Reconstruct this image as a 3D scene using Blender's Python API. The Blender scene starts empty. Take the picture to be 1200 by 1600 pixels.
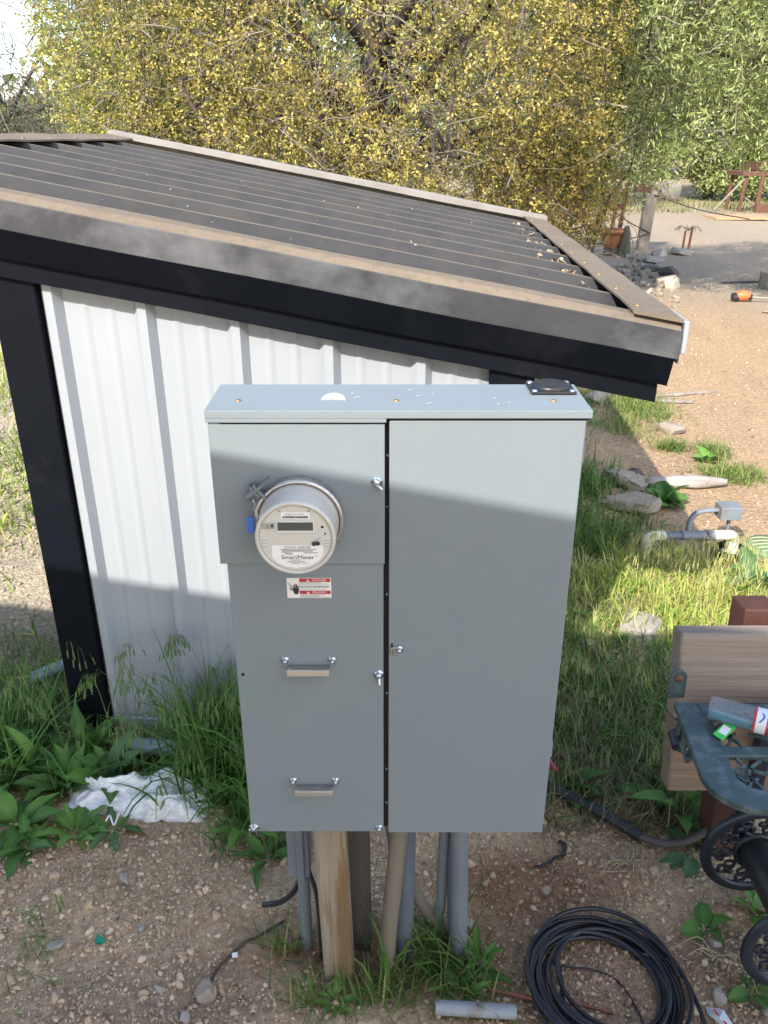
import bpy, math, random
import numpy as np
from mathutils import Vector, Matrix, Euler

# ------------------------------------------------------------------ camera, sky, sun, exposure
S = bpy.context.scene
COL = S.collection
PITCH, FPX, CAMH = math.radians(24.6), 1280.0, 2.1
cd = bpy.data.cameras.new('camera'); cam = bpy.data.objects.new('camera', cd); COL.objects.link(cam)
cam.location = (0, 0, CAMH); cam.rotation_euler = (math.pi/2-PITCH, 0, 0)
cd.sensor_fit = 'VERTICAL'; cd.sensor_height = 32.0; cd.lens = 32.0*FPX/1600
cd.clip_start = 0.05; cd.clip_end = 2000
S.camera = cam
SUN_EL, SUN_AZ = math.radians(41.2), math.radians(31.5)      # the light travels towards azimuth 31 deg right of +Y
sdir = Vector((math.sin(SUN_AZ)*math.cos(SUN_EL), math.cos(SUN_AZ)*math.cos(SUN_EL), -math.sin(SUN_EL)))
W = bpy.data.worlds.new('World'); S.world = W; W.use_nodes = True
nt = W.node_tree; bg = nt.nodes['Background']
sky = nt.nodes.new('ShaderNodeTexSky'); sky.sky_type = 'NISHITA'; sky.sun_disc = False
sky.sun_elevation = SUN_EL; sky.sun_rotation = math.pi-SUN_AZ
sky.air_density = 1.0; sky.dust_density = 1.1; sky.ozone_density = 1.0
nt.links.new(sky.outputs[0], bg.inputs[0]); bg.inputs[1].default_value = 0.15
sl = bpy.data.lights.new('sun', 'SUN'); sl.energy = 3.0; sl.angle = math.radians(0.55); sl.color = (1, 0.93, 0.82)
so = bpy.data.objects.new('sun', sl); COL.objects.link(so)
so.rotation_euler = sdir.to_track_quat('-Z', 'Y').to_euler(); so.location = (-4, -9, 9)
vs = S.view_settings; vs.view_transform = 'Standard'; vs.look = 'None'; vs.gamma = 1; vs.use_curve_mapping = False
vs.exposure = 1.47
S.render.engine = 'CYCLES'
S.cycles.max_bounces = 6; S.cycles.transparent_max_bounces = 12

# ------------------------------------------------------------------ helpers
rnd = random.Random(7)
R_ = np.random.RandomState(11)

def lat2(ix, iy, seed):
    h = (ix.astype(np.int64)*374761393 + iy.astype(np.int64)*668265263 + seed*69069) & 0x7fffffff
    h = ((h ^ (h >> 13))*1274126177) & 0x7fffffff
    return ((h ^ (h >> 16)) & 0xffff)/65535.0
def noise2(x, y, sc=1.0, seed=0, octv=3):
    x = np.asarray(x, float)*sc; y = np.asarray(y, float)*sc; o = 0; a = 1; t = 0
    for k in range(octv):
        ix = np.floor(x); iy = np.floor(y); fx = x-ix; fy = y-iy
        fx = fx*fx*(3-2*fx); fy = fy*fy*(3-2*fy)
        a00 = lat2(ix, iy, seed+k); a10 = lat2(ix+1, iy, seed+k); a01 = lat2(ix, iy+1, seed+k); a11 = lat2(ix+1, iy+1, seed+k)
        o = o + a*((a00*(1-fx)+a10*fx)*(1-fy)+(a01*(1-fx)+a11*fx)*fy); t += a
        a *= .5; x = x*2.03+17.1; y = y*2.03+5.3
    return o/t
def noise3(p, sc, seed=0):
    q = p*sc
    return (noise2(q[:, 0]+q[:, 2]*.71, q[:, 1]-q[:, 2]*.53, 1, seed, 2)+noise2(q[:, 0]-q[:, 1]*.6, q[:, 2]+q[:, 1]*.37, 1, seed+9, 2))*.5

def ground_h(x, y):
    x = np.asarray(x, float); y = np.asarray(y, float)
    near = np.exp(-((x/2.6)**2+((y-1.9)/1.7)**2))
    h = (noise2(x, y, 1.1, 3, 3)-.5)*.05 + (noise2(x, y, 9, 5, 3)-.5)*.026*near + (noise2(x, y, 30, 8, 2)-.5)*.012*near
    h -= .03*np.exp(-(((x-.05)/.28)**2+((y-1.62)/.16)**2))
    h += .045*np.exp(-(((x-1.12)/.2)**2+((y-1.5)/.14)**2)) - .03*np.exp(-(((x-.98)/.12)**2+((y-1.44)/.1)**2))
    far = np.clip((y-8)/20, 0, 1)
    return h + far*(noise2(x, y, .15, 21, 2)-.5)*.5
def gh(x, y): return float(ground_h(np.array([x]), np.array([y]))[0])

def nodemat(name):
    m = bpy.data.materials.new(name); m.use_nodes = True
    return m, m.node_tree, m.node_tree.nodes['Principled BSDF']
def mat(name, c1, c2=None, rough=.6, metal=0, scale=8, bump=0, bscale=None, stretch=None, spec=.5, thr=(.35, .65), detail=6, c3=None, s3=2.0, t3=(.5, .7), coat=0):
    """noise-mottled paint / wood / metal; c3 is a second layer of dust or stain"""
    m, t, b = nodemat(name); N = t.nodes; L = t.links
    b.inputs['Roughness'].default_value = rough; b.inputs['Metallic'].default_value = metal
    b.inputs['Specular IOR Level'].default_value = spec; b.inputs['Coat Weight'].default_value = coat
    tc = N.new('ShaderNodeTexCoord'); mp = N.new('ShaderNodeMapping'); L.new(tc.outputs['Object'], mp.inputs[0])
    if stretch: mp.inputs['Scale'].default_value = stretch
    def noi(sc, det=detail):
        n = N.new('ShaderNodeTexNoise'); n.inputs['Scale'].default_value = sc; n.inputs['Detail'].default_value = det
        n.inputs['Roughness'].default_value = .62; L.new(mp.outputs[0], n.inputs[0]); return n
    def ramp(src, lo, hi):
        r = N.new('ShaderNodeMapRange'); r.inputs[1].default_value = lo; r.inputs[2].default_value = hi; L.new(src, r.inputs[0]); return r.outputs[0]
    def mix(a, bb, f):
        x = N.new('ShaderNodeMix'); x.data_type = 'RGBA'; L.new(f, x.inputs[0])
        for k, v in ((6, a), (7, bb)):
            if isinstance(v, tuple): x.inputs[k].default_value = (*v, 1)
            else: L.new(v, x.inputs[k])
        return x.outputs[2]
    n1 = noi(scale); out = mix(c1, c2 or c1, ramp(n1.outputs[0], *thr))
    if c3: out = mix(out, c3, ramp(noi(s3).outputs[0], *t3))
    L.new(out, b.inputs['Base Color'])
    rr = N.new('ShaderNodeMapRange'); rr.inputs[3].default_value = max(0, rough-.08); rr.inputs[4].default_value = min(1, rough+.08)
    L.new(n1.outputs[0], rr.inputs[0]); L.new(rr.outputs[0], b.inputs['Roughness'])
    if bump:
        bn = N.new('ShaderNodeBump'); bn.inputs['Strength'].default_value = bump; bn.inputs['Distance'].default_value = .01
        L.new(noi(bscale or scale*3).outputs[0], bn.inputs['Height']); L.new(bn.outputs[0], b.inputs['Normal'])
    return m
def leafmat(name, trans=.35, rough=.5, spec=.3):
    m, t, b = nodemat(name); N = t.nodes; L = t.links
    at = N.new('ShaderNodeAttribute'); at.attribute_name = 'tint'
    L.new(at.outputs['Color'], b.inputs['Base Color']); b.inputs['Roughness'].default_value = rough; b.inputs['Specular IOR Level'].default_value = spec
    tr = N.new('ShaderNodeBsdfTranslucent'); L.new(at.outputs['Color'], tr.inputs[0])
    mx = N.new('ShaderNodeMixShader'); mx.inputs[0].default_value = trans
    L.new(b.outputs[0], mx.inputs[1]); L.new(tr.outputs[0], mx.inputs[2]); L.new(mx.outputs[0], N['Material Output'].inputs[0])
    return m
def tintmat(name, rough=.9):
    m, t, b = nodemat(name); at = t.nodes.new('ShaderNodeAttribute'); at.attribute_name = 'tint'
    t.links.new(at.outputs['Color'], b.inputs['Base Color']); b.inputs['Roughness'].default_value = rough; b.inputs['Specular IOR Level'].default_value = .2
    return m

def link(name, me, m=None, parent=None, loc=(0, 0, 0), rot=(0, 0, 0)):
    o = bpy.data.objects.new(name, me); COL.objects.link(o)
    for mm in ([m] if m and not isinstance(m, (list, tuple)) else (m or [])): me.materials.append(mm)
    o.location = loc; o.rotation_euler = rot
    if parent: o.parent = parent
    return o
def tag(o, label, cat, group=None, kind=None):
    o['label'] = label; o['category'] = cat
    if group: o['group'] = group
    if kind: o['kind'] = kind
    return o
def thing(name, label, cat, loc=(0, 0, 0), rot=(0, 0, 0), group=None):
    o = bpy.data.objects.new(name, None); COL.objects.link(o); o.location = loc; o.rotation_euler = rot; o.empty_display_size = .05
    return tag(o, label, cat, group)
def quick(name, V, Fc, m, parent=None, tint=None, smooth=False, loc=(0, 0, 0)):
    """numpy arrays -> mesh; Fc is (n,3) or (n,4)"""
    V = np.asarray(V, np.float32); Fc = np.asarray(Fc, np.int32); me = bpy.data.meshes.new(name)
    n, k = Fc.shape
    me.vertices.add(len(V)); me.vertices.foreach_set('co', V.ravel())
    me.loops.add(n*k); me.loops.foreach_set('vertex_index', Fc.ravel())
    me.polygons.add(n); me.polygons.foreach_set('loop_start', np.arange(0, n*k, k, dtype=np.int32)); me.polygons.foreach_set('loop_total', np.full(n, k, np.int32))
    if smooth: me.polygons.foreach_set('use_smooth', np.ones(n, bool))
    if tint is not None:
        a = me.color_attributes.new('tint', 'FLOAT_COLOR', 'POINT')
        c = np.ones((len(V), 4), np.float32); c[:, :3] = tint; a.data.foreach_set('color', c.ravel())
    me.update(); me.validate()
    return link(name, me, m, parent, loc)

class MB:
    def __init__(s): s.v = []; s.f = []; s.mi = []; s.sm = []
    def add(s, vs, fs, mi=0, sm=False):
        o = len(s.v); s.v += [tuple(v) for v in vs]; s.f += [tuple(i+o for i in f) for f in fs]; s.mi += [mi]*len(fs); s.sm += [sm]*len(fs); return s
    def box(s, x0, x1, y0, y1, z0, z1, mi=0, M=None):
        vs = [(x, y, z) for z in (z0, z1) for y in (y0, y1) for x in (x0, x1)]
        if M is not None: vs = [M@Vector(v) for v in vs]
        return s.add(vs, [(0, 2, 3, 1), (4, 5, 7, 6), (0, 1, 5, 4), (1, 3, 7, 5), (3, 2, 6, 7), (2, 0, 4, 6)], mi)
    def prism(s, poly, axis, a, b, mi=0):
        """poly of 2-d points extruded along axis (0,1,2) from a to b"""
        n = len(poly)
        def pt(p, w): q = list(p); q.insert(axis, w); return tuple(q)
        vs = [pt(p, a) for p in poly]+[pt(p, b) for p in poly]
        fs = [(i, (i+1) % n, n+(i+1) % n, n+i) for i in range(n)]+[tuple(range(n))[::-1], tuple(range(n, 2*n))]
        return s.add(vs, fs, mi)
    def tube(s, path, r, n=10, mi=0, caps=True, sm=True, flat=None):
        P = [Vector(p) for p in path]; k = len(P); rr = r if isinstance(r, (list, tuple, np.ndarray)) else [r]*k
        up = None; vs = []
        for i in range(k):
            t = (P[min(i+1, k-1)]-P[max(i-1, 0)])
            t = t.normalized() if t.length > 1e-9 else Vector((0, 0, 1))
            if up is None: up = Vector((0, 0, 1)) if abs(t.z) < .9 else Vector((1, 0, 0))
            a = up - t*up.dot(t); a = a.normalized() if a.length > 1e-6 else t.orthogonal().normalized(); b = t.cross(a); up = a
            for j in range(n):
                q = 2*math.pi*j/n; vs.append(P[i]+(a*math.cos(q)*(flat or 1)+b*math.sin(q))*rr[i])
        fs = [(i*n+j, i*n+(j+1) % n, (i+1)*n+(j+1) % n, (i+1)*n+j) for i in range(k-1) for j in range(n)]
        s.add(vs, fs, mi, sm)
        if caps: s.add(vs[:n], [tuple(range(n))[::-1]], mi); s.add(vs[-n:], [tuple(range(n))], mi)
        return s
    def lathe(s, prof, n=32, c=(0, 0, 0), axis=2, mi=0, sm=True):
        """prof: (radius, height) along +axis"""
        vs = []
        for (r, h) in prof:
            for j in range(n):
                q = 2*math.pi*j/n; a, b = r*math.cos(q), r*math.sin(q)
                p = [a, b]; p.insert(axis, h); vs.append((p[0]+c[0], p[1]+c[1], p[2]+c[2]))
        fs = [(i*n+j, i*n+(j+1) % n, (i+1)*n+(j+1) % n, (i+1)*n+j) for i in range(len(prof)-1) for j in range(n)]
        return s.add(vs, fs, mi, sm)
    def build(s, name, m, parent=None, bevel=0, loc=(0, 0, 0), rot=(0, 0, 0), seg=2):
        me = bpy.data.meshes.new(name); me.from_pydata(s.v, [], s.f)
        me.polygons.foreach_set('material_index', s.mi); me.polygons.foreach_set('use_smooth', s.sm); me.update()
        o = link(name, me, m, parent, loc, rot)
        if bevel:
            b = o.modifiers.new('bevel', 'BEVEL'); b.width = bevel; b.segments = seg; b.limit_method = 'ANGLE'; b.angle_limit = math.radians(40)
        return o
def rotbox(cx, cy, cz, sx, sy, sz, rx=0, ry=0, rz=0):
    M = Matrix.Translation((cx, cy, cz))@Euler((rx, ry, rz)).to_matrix().to_4x4()
    return M, (-sx/2, sx/2, -sy/2, sy/2, -sz/2, sz/2)
def spline(pts, n=8):
    P = [np.array(p, float) for p in pts]; P = [2*P[0]-P[1]]+P+[2*P[-1]-P[-2]]; out = []
    for i in range(1, len(P)-2):
        for k in range(n):
            t = k/n; a, b, c, d = P[i-1:i+3]
            out.append(tuple(.5*((2*b)+(c-a)*t+(2*a-5*b+4*c-d)*t*t+(-a+3*b-3*c+d)*t**3)))
    out.append(tuple(P[-2])); return out
def text(name, body, size, m, parent, loc, rot, align='CENTER', sx=1):
    cu = bpy.data.curves.new(name, 'FONT'); cu.body = body; cu.size = size; cu.align_x = align; cu.align_y = 'CENTER'; cu.resolution_u = 3
    cu.materials.append(m); o = bpy.data.objects.new(name, cu); COL.objects.link(o); o.parent = parent; o.location = loc; o.rotation_euler = rot; o.scale = (sx, 1, 1)
    me = bpy.data.meshes.new_from_object(o.evaluated_get(bpy.context.evaluated_depsgraph_get())); bpy.data.objects.remove(o)
    o = link(name, me, None, parent, loc, rot); o.scale = (sx, 1, 1)
    return o
# straight ray of the photograph's lens, to read off where a thing stands on the ground
def on_ground(u, v, z=0.0):
    d = (Vector((0, math.cos(PITCH), -math.sin(PITCH)))+Vector((1, 0, 0))*((u-600)/FPX)-Vector((0, math.sin(PITCH), math.cos(PITCH)))*((v-800)/FPX))
    p = Vector((0, 0, CAMH))+d*((z-CAMH)/d.z); return p.x, p.y

# ------------------------------------------------------------------ materials
M_cab = mat('grey enamel', (.194, .228, .252), (.201, .236, .260), rough=.6, spec=.15, c3=(.210, .245, .266), s3=2.2, t3=(.45, .8), scale=14, bump=.05, bscale=420)
M_dark = mat('dark gap', (.015, .015, .018), rough=.8)
M_zinc = mat('zinc bolt', (.62, .66, .70), (.45, .5, .55), rough=.28, metal=1, scale=60)
M_steel = mat('brushed steel', (.60, .58, .56), (.46, .44, .43), rough=.38, metal=.9, scale=40, stretch=(1, 1, 8))
M_brass = mat('brown screw', (.45, .28, .12), (.3, .18, .08), rough=.4, metal=.7, scale=80)
M_white = mat('white sheet metal', (.338, .362, .388), (.322, .345, .372), rough=.38, scale=3, c3=(.32, .32, .315), s3=1.3, t3=(.62, .85))
M_black = mat('black painted steel', (.0028, .0042, .007), (.0045, .006, .010), rough=.6, scale=6, c3=(.016, .0175, .022), s3=3.5, t3=(.56, .85), spec=.12)
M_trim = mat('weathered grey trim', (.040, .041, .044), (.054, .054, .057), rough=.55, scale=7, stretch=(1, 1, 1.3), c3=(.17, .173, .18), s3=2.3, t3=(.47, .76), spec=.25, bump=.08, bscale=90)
M_roof = mat('dark bronze roofing', (.046, .047, .050), (.060, .059, .060), rough=.8, scale=5, c3=(.075, .066, .058), s3=7, t3=(.5, .8), spec=.1, bump=.1, bscale=60)
M_dust = mat('dusty metal', (.20, .16, .118), (.165, .132, .10), rough=.9, scale=3, spec=.2, c3=(.12, .10, .08), s3=40, t3=(.5, .8))
M_dustpale = mat('pale dusty metal', (.30, .27, .24), (.24, .215, .19), rough=.85, scale=6)
M_blackpl = mat('black plastic', (.014, .014, .016), (.022, .022, .024), rough=.42, scale=30)
M_cable = mat('black cable jacket', (.012, .013, .018), (.022, .023, .03), rough=.36, scale=25)
M_pvcgrey = mat('grey conduit', (.15, .17, .20), (.19, .21, .235), rough=.5, scale=9, stretch=(1, 1, .4), c3=(.17, .15, .13), s3=11, t3=(.56, .75))
M_pvcdark = mat('weathered blue grey conduit', (.105, .125, .16), (.15, .17, .20), rough=.55, scale=8, stretch=(1, 1, .3), c3=(.12, .10, .085), s3=9, t3=(.55, .75))
M_pvctan = mat('dusty tan conduit', (.20, .17, .13), (.15, .13, .10), rough=.7, scale=9, stretch=(1, 1, .3), c3=(.13, .115, .10), s3=14, t3=(.55, .7))
M_pvcwhite = mat('dirty white pvc', (.70, .69, .65), (.55, .54, .50), rough=.5, scale=8, c3=(.25, .25, .22), s3=10, t3=(.62, .72))
M_pvcblue = mat('pale blue pipe', (.22, .33, .40), (.28, .38, .44), rough=.5, scale=8)
M_ironwood = mat('rust stained post', (.25, .195, .135), (.32, .28, .22), rough=.9, scale=16, stretch=(1.6, 1.6, .12), c3=(.17, .105, .052), s3=11, t3=(.47, .58), bump=.25, bscale=60)
M_darkwood = mat('dark weathered post', (.065, .055, .048), (.10, .085, .07), rough=.9, scale=16, stretch=(1.6, 1.6, .1), bump=.35, bscale=50)
M_fencewood = mat('grey fence post wood', (.30, .26, .21), (.20, .17, .14), rough=.9, scale=10, stretch=(1.5, 1.5, .15), bump=.4, bscale=30)
M_redwood = mat('reddish stained wood', (.085, .032, .022), (.060, .023, .017), rough=.7, scale=14, stretch=(1.5, 1.5, .12), bump=.2, bscale=60)
M_green = mat('dark green cast metal', (.050, .082, .085), (.068, .104, .106), rough=.42, metal=.25, scale=14, c3=(.17, .21, .215), s3=22, t3=(.50, .74), bump=.12, bscale=200)
M_navy = mat('navy black cast iron', (.010, .014, .026), (.018, .022, .034), rough=.4, scale=20)
M_rust = mat('rusty steel', (.16, .075, .045), (.10, .05, .035), rough=.9, scale=12)
M_clay = mat('terracotta', (.36, .145, .075), (.28, .11, .06), rough=.85, scale=6, stretch=(6, 6, .5))
M_stone = mat('pale field stone', (.38, .34, .29), (.28, .25, .215), rough=.92, scale=9, bump=.9, bscale=30)
M_stone2 = mat('tan field stone', (.34, .285, .225), (.25, .21, .17), rough=.92, scale=9, bump=.9, bscale=30)
M_log = mat('bleached dead wood', (.42, .37, .33), (.23, .19, .165), rough=.9, scale=12, stretch=(.2, 1.6, 1.6), bump=.6, bscale=30)
M_bark = mat('grey brown bark', (.045, .035, .028), (.10, .082, .066), rough=.95, scale=9, stretch=(1, 1, .3), bump=.5, bscale=25)
M_twig = mat('pale twig bark', (.30, .255, .21), (.13, .105, .085), rough=.9, scale=2.2)
M_leaf = leafmat('leaf', .30)
M_grass = leafmat('grass blade', .30, .55)
M_soilbit = tintmat('gravel stone')
M_orange = mat('orange plastic', (.72, .17, .06), (.60, .14, .05), rough=.45, scale=9)
M_paper = mat('white label stock', (.74, .75, .76), rough=.5)
M_red = mat('label red', (.42, .03, .045), rough=.5)
M_ink = mat('label ink', (.03, .03, .035), rough=.6)
M_inkgrey = mat('label grey print', (.22, .23, .24), rough=.6)
M_meter = mat('meter grey plastic', (.47, .46, .42), (.50, .49, .45), rough=.35, scale=12, coat=.5)
M_meterface = mat('meter face plastic', (.53, .525, .49), (.55, .545, .51), rough=.5, scale=20)
M_lcd = mat('lcd glass', (.075, .088, .08), (.085, .098, .09), rough=.18, scale=30)
M_blue = mat('blue seal plastic', (.05, .16, .52), (.07, .20, .58), rough=.35, scale=30)
M_cabscuff = mat('bare metal scuff', (.74, .77, .79), rough=.35)

# ------------------------------------------------------------------ ground: one sheet to the horizon
def axis(lo, hi, step, out, g=1.13):
    a = list(np.arange(lo, hi, step)); d = step; x = a[-1]
    while x < out[1]: d *= g; x += d; a.append(x)
    d = step; x = a[0]
    while x > out[0]: d *= g; x -= d; a.insert(0, x)
    return np.array(a)
gx = axis(-1.7, 2.2, .022, (-420, 420)); gy = axis(1.15, 3.3, .022, (-60, 700))
X, Y = np.meshgrid(gx, gy); Z = ground_h(X, Y)
def ground_tint(x, y):
    x = np.asarray(x, float); y = np.asarray(y, float)
    w = lambda sc, sd: (noise2(x, y, sc, sd, 4)-.5)
    def blob(cx, cy, rx, ry, sd, soft=.35):
        d = np.sqrt(((x-cx)/rx)**2+((y-cy)/ry)**2)+w(2.2, sd)*1.0
        return np.clip((1+soft-d)/(2*soft), 0, 1)
    grey = np.array([.58, .425, .275]); dark = np.array([.27, .165, .095]); tan = np.array([.405, .282, .175]); far = np.array([.34, .272, .20]); straw = np.array([.36, .285, .18])
    c = np.broadcast_to(grey, x.shape+(3,)).copy()
    def over(c, col, m): return c*(1-m[..., None])+col*m[..., None]
    left = np.clip((-x-1.1)/.5, 0, 1)*np.clip((y-2.6)/.5, 0, 1)
    c = over(c, np.array([.46, .385, .28]), left)
    c = over(c, tan, np.clip((x-.9+w(.8, 31))*2, 0, 1)*np.clip((y-2.7+w(.8, 33))*1.5, 0, 1))
    c = over(c, far, np.clip((y-10.5+w(.35, 35)*5)/3, 0, 1))
    c = over(c, np.array([.35, .285, .21]), np.clip((y-17.5+w(.2, 36)*3)/2, 0, 1)*np.clip((25-y)/2, 0, 1))
    c = over(c, straw, np.clip((y-26)/2, 0, 1)*.7)
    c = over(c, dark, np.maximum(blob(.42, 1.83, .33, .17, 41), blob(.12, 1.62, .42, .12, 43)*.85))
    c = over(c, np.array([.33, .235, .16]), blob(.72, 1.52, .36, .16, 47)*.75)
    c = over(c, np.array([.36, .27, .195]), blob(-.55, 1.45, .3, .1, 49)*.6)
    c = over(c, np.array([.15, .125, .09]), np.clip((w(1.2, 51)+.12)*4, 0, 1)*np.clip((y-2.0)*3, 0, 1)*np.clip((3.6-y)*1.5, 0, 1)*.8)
    return c*(.82+.36*noise2(x, y, 5, 61, 4))[..., None]
gv = np.stack([X.ravel(), Y.ravel(), Z.ravel()], 1); nx = len(gx); ny = len(gy)
ii = (np.arange(ny-1)[:, None]*nx+np.arange(nx-1)[None]).ravel()
M_ground, t_, b_ = nodemat('soil and gravel'); N_ = t_.nodes; L_ = t_.links
at_ = N_.new('ShaderNodeAttribute'); at_.attribute_name = 'tint'
tc_ = N_.new('ShaderNodeTexCoord')
def gnoise(sc, det=8, kind='ShaderNodeTexNoise'):
    n = N_.new(kind); n.inputs['Scale'].default_value = sc
    if kind.endswith('Noise'): n.inputs['Detail'].default_value = det; n.inputs['Roughness'].default_value = .7
    L_.new(tc_.outputs['Object'], n.inputs[0]); return n
n1 = gnoise(38); vo = gnoise(62, kind='ShaderNodeTexVoronoi'); vo2 = gnoise(17, kind='ShaderNodeTexVoronoi')
mr = N_.new('ShaderNodeMapRange'); mr.inputs[1].default_value = .25; mr.inputs[2].default_value = .75; mr.inputs[3].default_value = .52; mr.inputs[4].default_value = 1.42
L_.new(n1.outputs[0], mr.inputs[0])
mr2 = N_.new('ShaderNodeMapRange'); mr2.inputs[3].default_value = .84; mr2.inputs[4].default_value = 1.16
sep = N_.new('ShaderNodeSeparateColor'); L_.new(vo.outputs['Color'], sep.inputs[0]); L_.new(sep.outputs[0], mr2.inputs[0])
mul = N_.new('ShaderNodeMath'); mul.operation = 'MULTIPLY'; L_.new(mr.outputs[0], mul.inputs[0]); L_.new(mr2.outputs[0], mul.inputs[1])
vm = N_.new('ShaderNodeVectorMath'); vm.operation = 'SCALE'; L_.new(at_.outputs['Color'], vm.inputs[0]); L_.new(mul.outputs[0], vm.inputs['Scale'])
L_.new(vm.outputs[0], b_.inputs['Base Color']); b_.inputs['Roughness'].default_value = .95; b_.inputs['Specular IOR Level'].default_value = .15
bn1 = N_.new('ShaderNodeBump'); bn1.inputs['Strength'].default_value = .6; bn1.inputs['Distance'].default_value = .012; bn1.invert = True
L_.new(vo.outputs['Distance'], bn1.inputs['Height'])
bn2 = N_.new('ShaderNodeBump'); bn2.inputs['Strength'].default_value = .9; bn2.inputs['Distance'].default_value = .02
L_.new(n1.outputs[0], bn2.inputs['Height']); L_.new(bn1.outputs[0], bn2.inputs['Normal']); L_.new(bn2.outputs[0], b_.inputs['Normal'])
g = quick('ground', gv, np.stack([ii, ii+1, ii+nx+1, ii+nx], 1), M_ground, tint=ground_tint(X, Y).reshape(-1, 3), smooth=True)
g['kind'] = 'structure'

# ------------------------------------------------------------------ open added shade roof over the viewer, unseen, put in to throw the foreground shade
M_stucco = mat('pale stucco', (.62, .58, .52), (.56, .52, .46), rough=.9, scale=3, bump=.3, bscale=60)
ev = Vector((1, -.215, 0)).normalized(); ang = math.atan2(ev.y, ev.x)
hs = thing('added_shade_roof', 'open added shade roof on white posts, unseen, put in above the viewer for its shade', 'added shade roof', (0, -.218, 0), (0, 0, ang))
h = MB(); h.prism([(0, 2.94), (0, 3.0), (-6.5, 3.5), (-6.5, 3.44)], 0, -7, 7); h.build('roof', M_stucco, hs)
for x_ in (-6.4, 6.4):
    for y_ in (-.25, -6.3):
        h = MB(); h.box(x_-.07, x_+.07, y_-.07, y_+.07, -.05, 2.95 if y_ > -1 else 3.42); h.build('post', M_white, hs)

# ------------------------------------------------------------------ shed
YAW = math.radians(2.93)
shed = thing('shed', 'small white ribbed metal shed with sloping black roof and black corner posts', 'shed', (-1.09, 2.57, 0), (0, 0, -YAW))
SL = .181; RE, RH = 1.96, -.757; D0, D1 = -.10, 3.066
zt = lambda r: 1.613+SL*(RE-r)
PAT = [(0, 0), (.022, .034), (.05, .034), (.072, 0), (.122, 0), (.134, .004), (.142, .004), (.158, 0), (.208, 0), (.222, .004), (.230, .004), (.244, 0), (.305, 0)]
# roof sheets
d = D0+.03; k = 0
while d < D1-.02:
    mb = MB(); npit = 3 if d+.915 < D1-.02 else max(1, int((D1-.02-d)/.305))
    pr = [(d+j*.305+a, hh) for j in range(npit) for (a, hh) in PAT[:-1]]+[(d+npit*.305+.001, 0)]
    rs = np.linspace(RH+.03, RE-.02, 12)
    wob = lambda r, a: .0012*math.sin(r*5+a*9)
    vs_ = [(r, a, zt(r)-.038+hh-.0006*k+wob(r, a)) for r in rs for (a, hh) in pr]; n = len(pr)
    for i in range(len(rs)-1):
        for j in range(n-1):
            top = pr[j][1] > .03 and pr[j+1][1] > .03
            mb.f.append((i*n+j, (i+1)*n+j, (i+1)*n+j+1, i*n+j+1)); mb.mi.append(1 if top else 0); mb.sm.append(False)
    mb.v = vs_
    mb.build('roof_sheet', [M_roof, M_dust], shed)
    d += npit*.305; k += 1
    if npit < 3: break
def along(poly, r0, r1, name, m, n=14, bevel=.002):
    """cross-section (depth, height above the rib line) swept down the slope"""
    mb = MB(); rs = np.linspace(r0, r1, n); q = len(poly)
    mb.v = [(r, a, zt(r)+b+.0018*math.sin(r*6.1+a*31)) for r in rs for (a, b) in poly]
    for i in range(n-1):
        for j in range(q):
            mb.f.append((i*q+j, i*q+(j+1) % q, (i+1)*q+(j+1) % q, (i+1)*q+j)); mb.mi.append(0); mb.sm.append(False)
    mb.f += [tuple(range(q)), tuple(range((n-1)*q, n*q))[::-1]]; mb.mi += [0, 0]; mb.sm += [False]*2
    return mb.build(name, m, shed, bevel=bevel)
along([(D0-.003, -.024), (D0+.020, -.006), (D0+.072, -.001), (D0+.072, -.006), (D0+.022, -.011), (D0+.002, -.029)], RH, RE-.003, 'rake_flange', M_dust)
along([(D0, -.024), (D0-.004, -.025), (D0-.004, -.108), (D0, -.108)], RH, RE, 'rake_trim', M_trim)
along([(D0-.003, -.107), (D0+.035, -.198), (D0+.04, -.196), (D0+.004, -.107)], RH, RE-.012, 'rake_drip_edge', M_black)
along([(D0+.052, -.16), (D0+.052, -.258), (D0+.062, -.258), (D0+.062, -.16)], RH+.03, RE-.035, 'rake_fascia', M_black)
along([(D1-.13, .001), (D1-.13, .036), (D1, .036), (D1, -.11), (D1-.004, -.11), (D1-.004, .001)], RH, RE, 'rear_rake_trim', M_dustpale)
mb = MB(); e = .146
mb.prism([(D0+.0, 0), (D1-.131, 0), (D1-.131, .007), (D0, .007)], 0, 0, 1)
def endtrim(r0, r1, face, name, m):
    mb = MB(); n = 16
    ds = np.linspace(D0-.001, D1-.132, n)
    mb.v = [(r, a, zt(r)+dz+.0022*math.sin(a*20)) for a in ds for (r, dz) in ((r0, .012), (r1, .012), (r1, .003), (r0, .003))]
    for i in range(n-1):
        for j in range(4): mb.f.append((i*4+j, i*4+(j+1) % 4, i*4+4+(j+1) % 4, i*4+4+j)); mb.mi.append(0); mb.sm.append(False)
    mb.f += [(0, 1, 2, 3), (n*4-1, n*4-2, n*4-3, n*4-4)]; mb.mi += [0]*2; mb.sm += [False]*2
    x0, x1 = (face, face+.004)
    o = mb.build(name, m, shed, bevel=.0015)
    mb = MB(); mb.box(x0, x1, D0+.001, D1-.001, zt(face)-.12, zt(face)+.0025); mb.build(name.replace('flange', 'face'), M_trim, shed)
    return o
endtrim(RE-e, RE-.001, RE-.002, 'eave_flange', M_dust)
endtrim(RH+.001, RH+.15, RH-.002, 'ridge_flange', M_dust)
sm_ = MB(); sm_.lathe([(.0001, .007), (.004, .007), (.005, .003), (.009, .002), (.009, -.001)], 10)
sme = None
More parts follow.
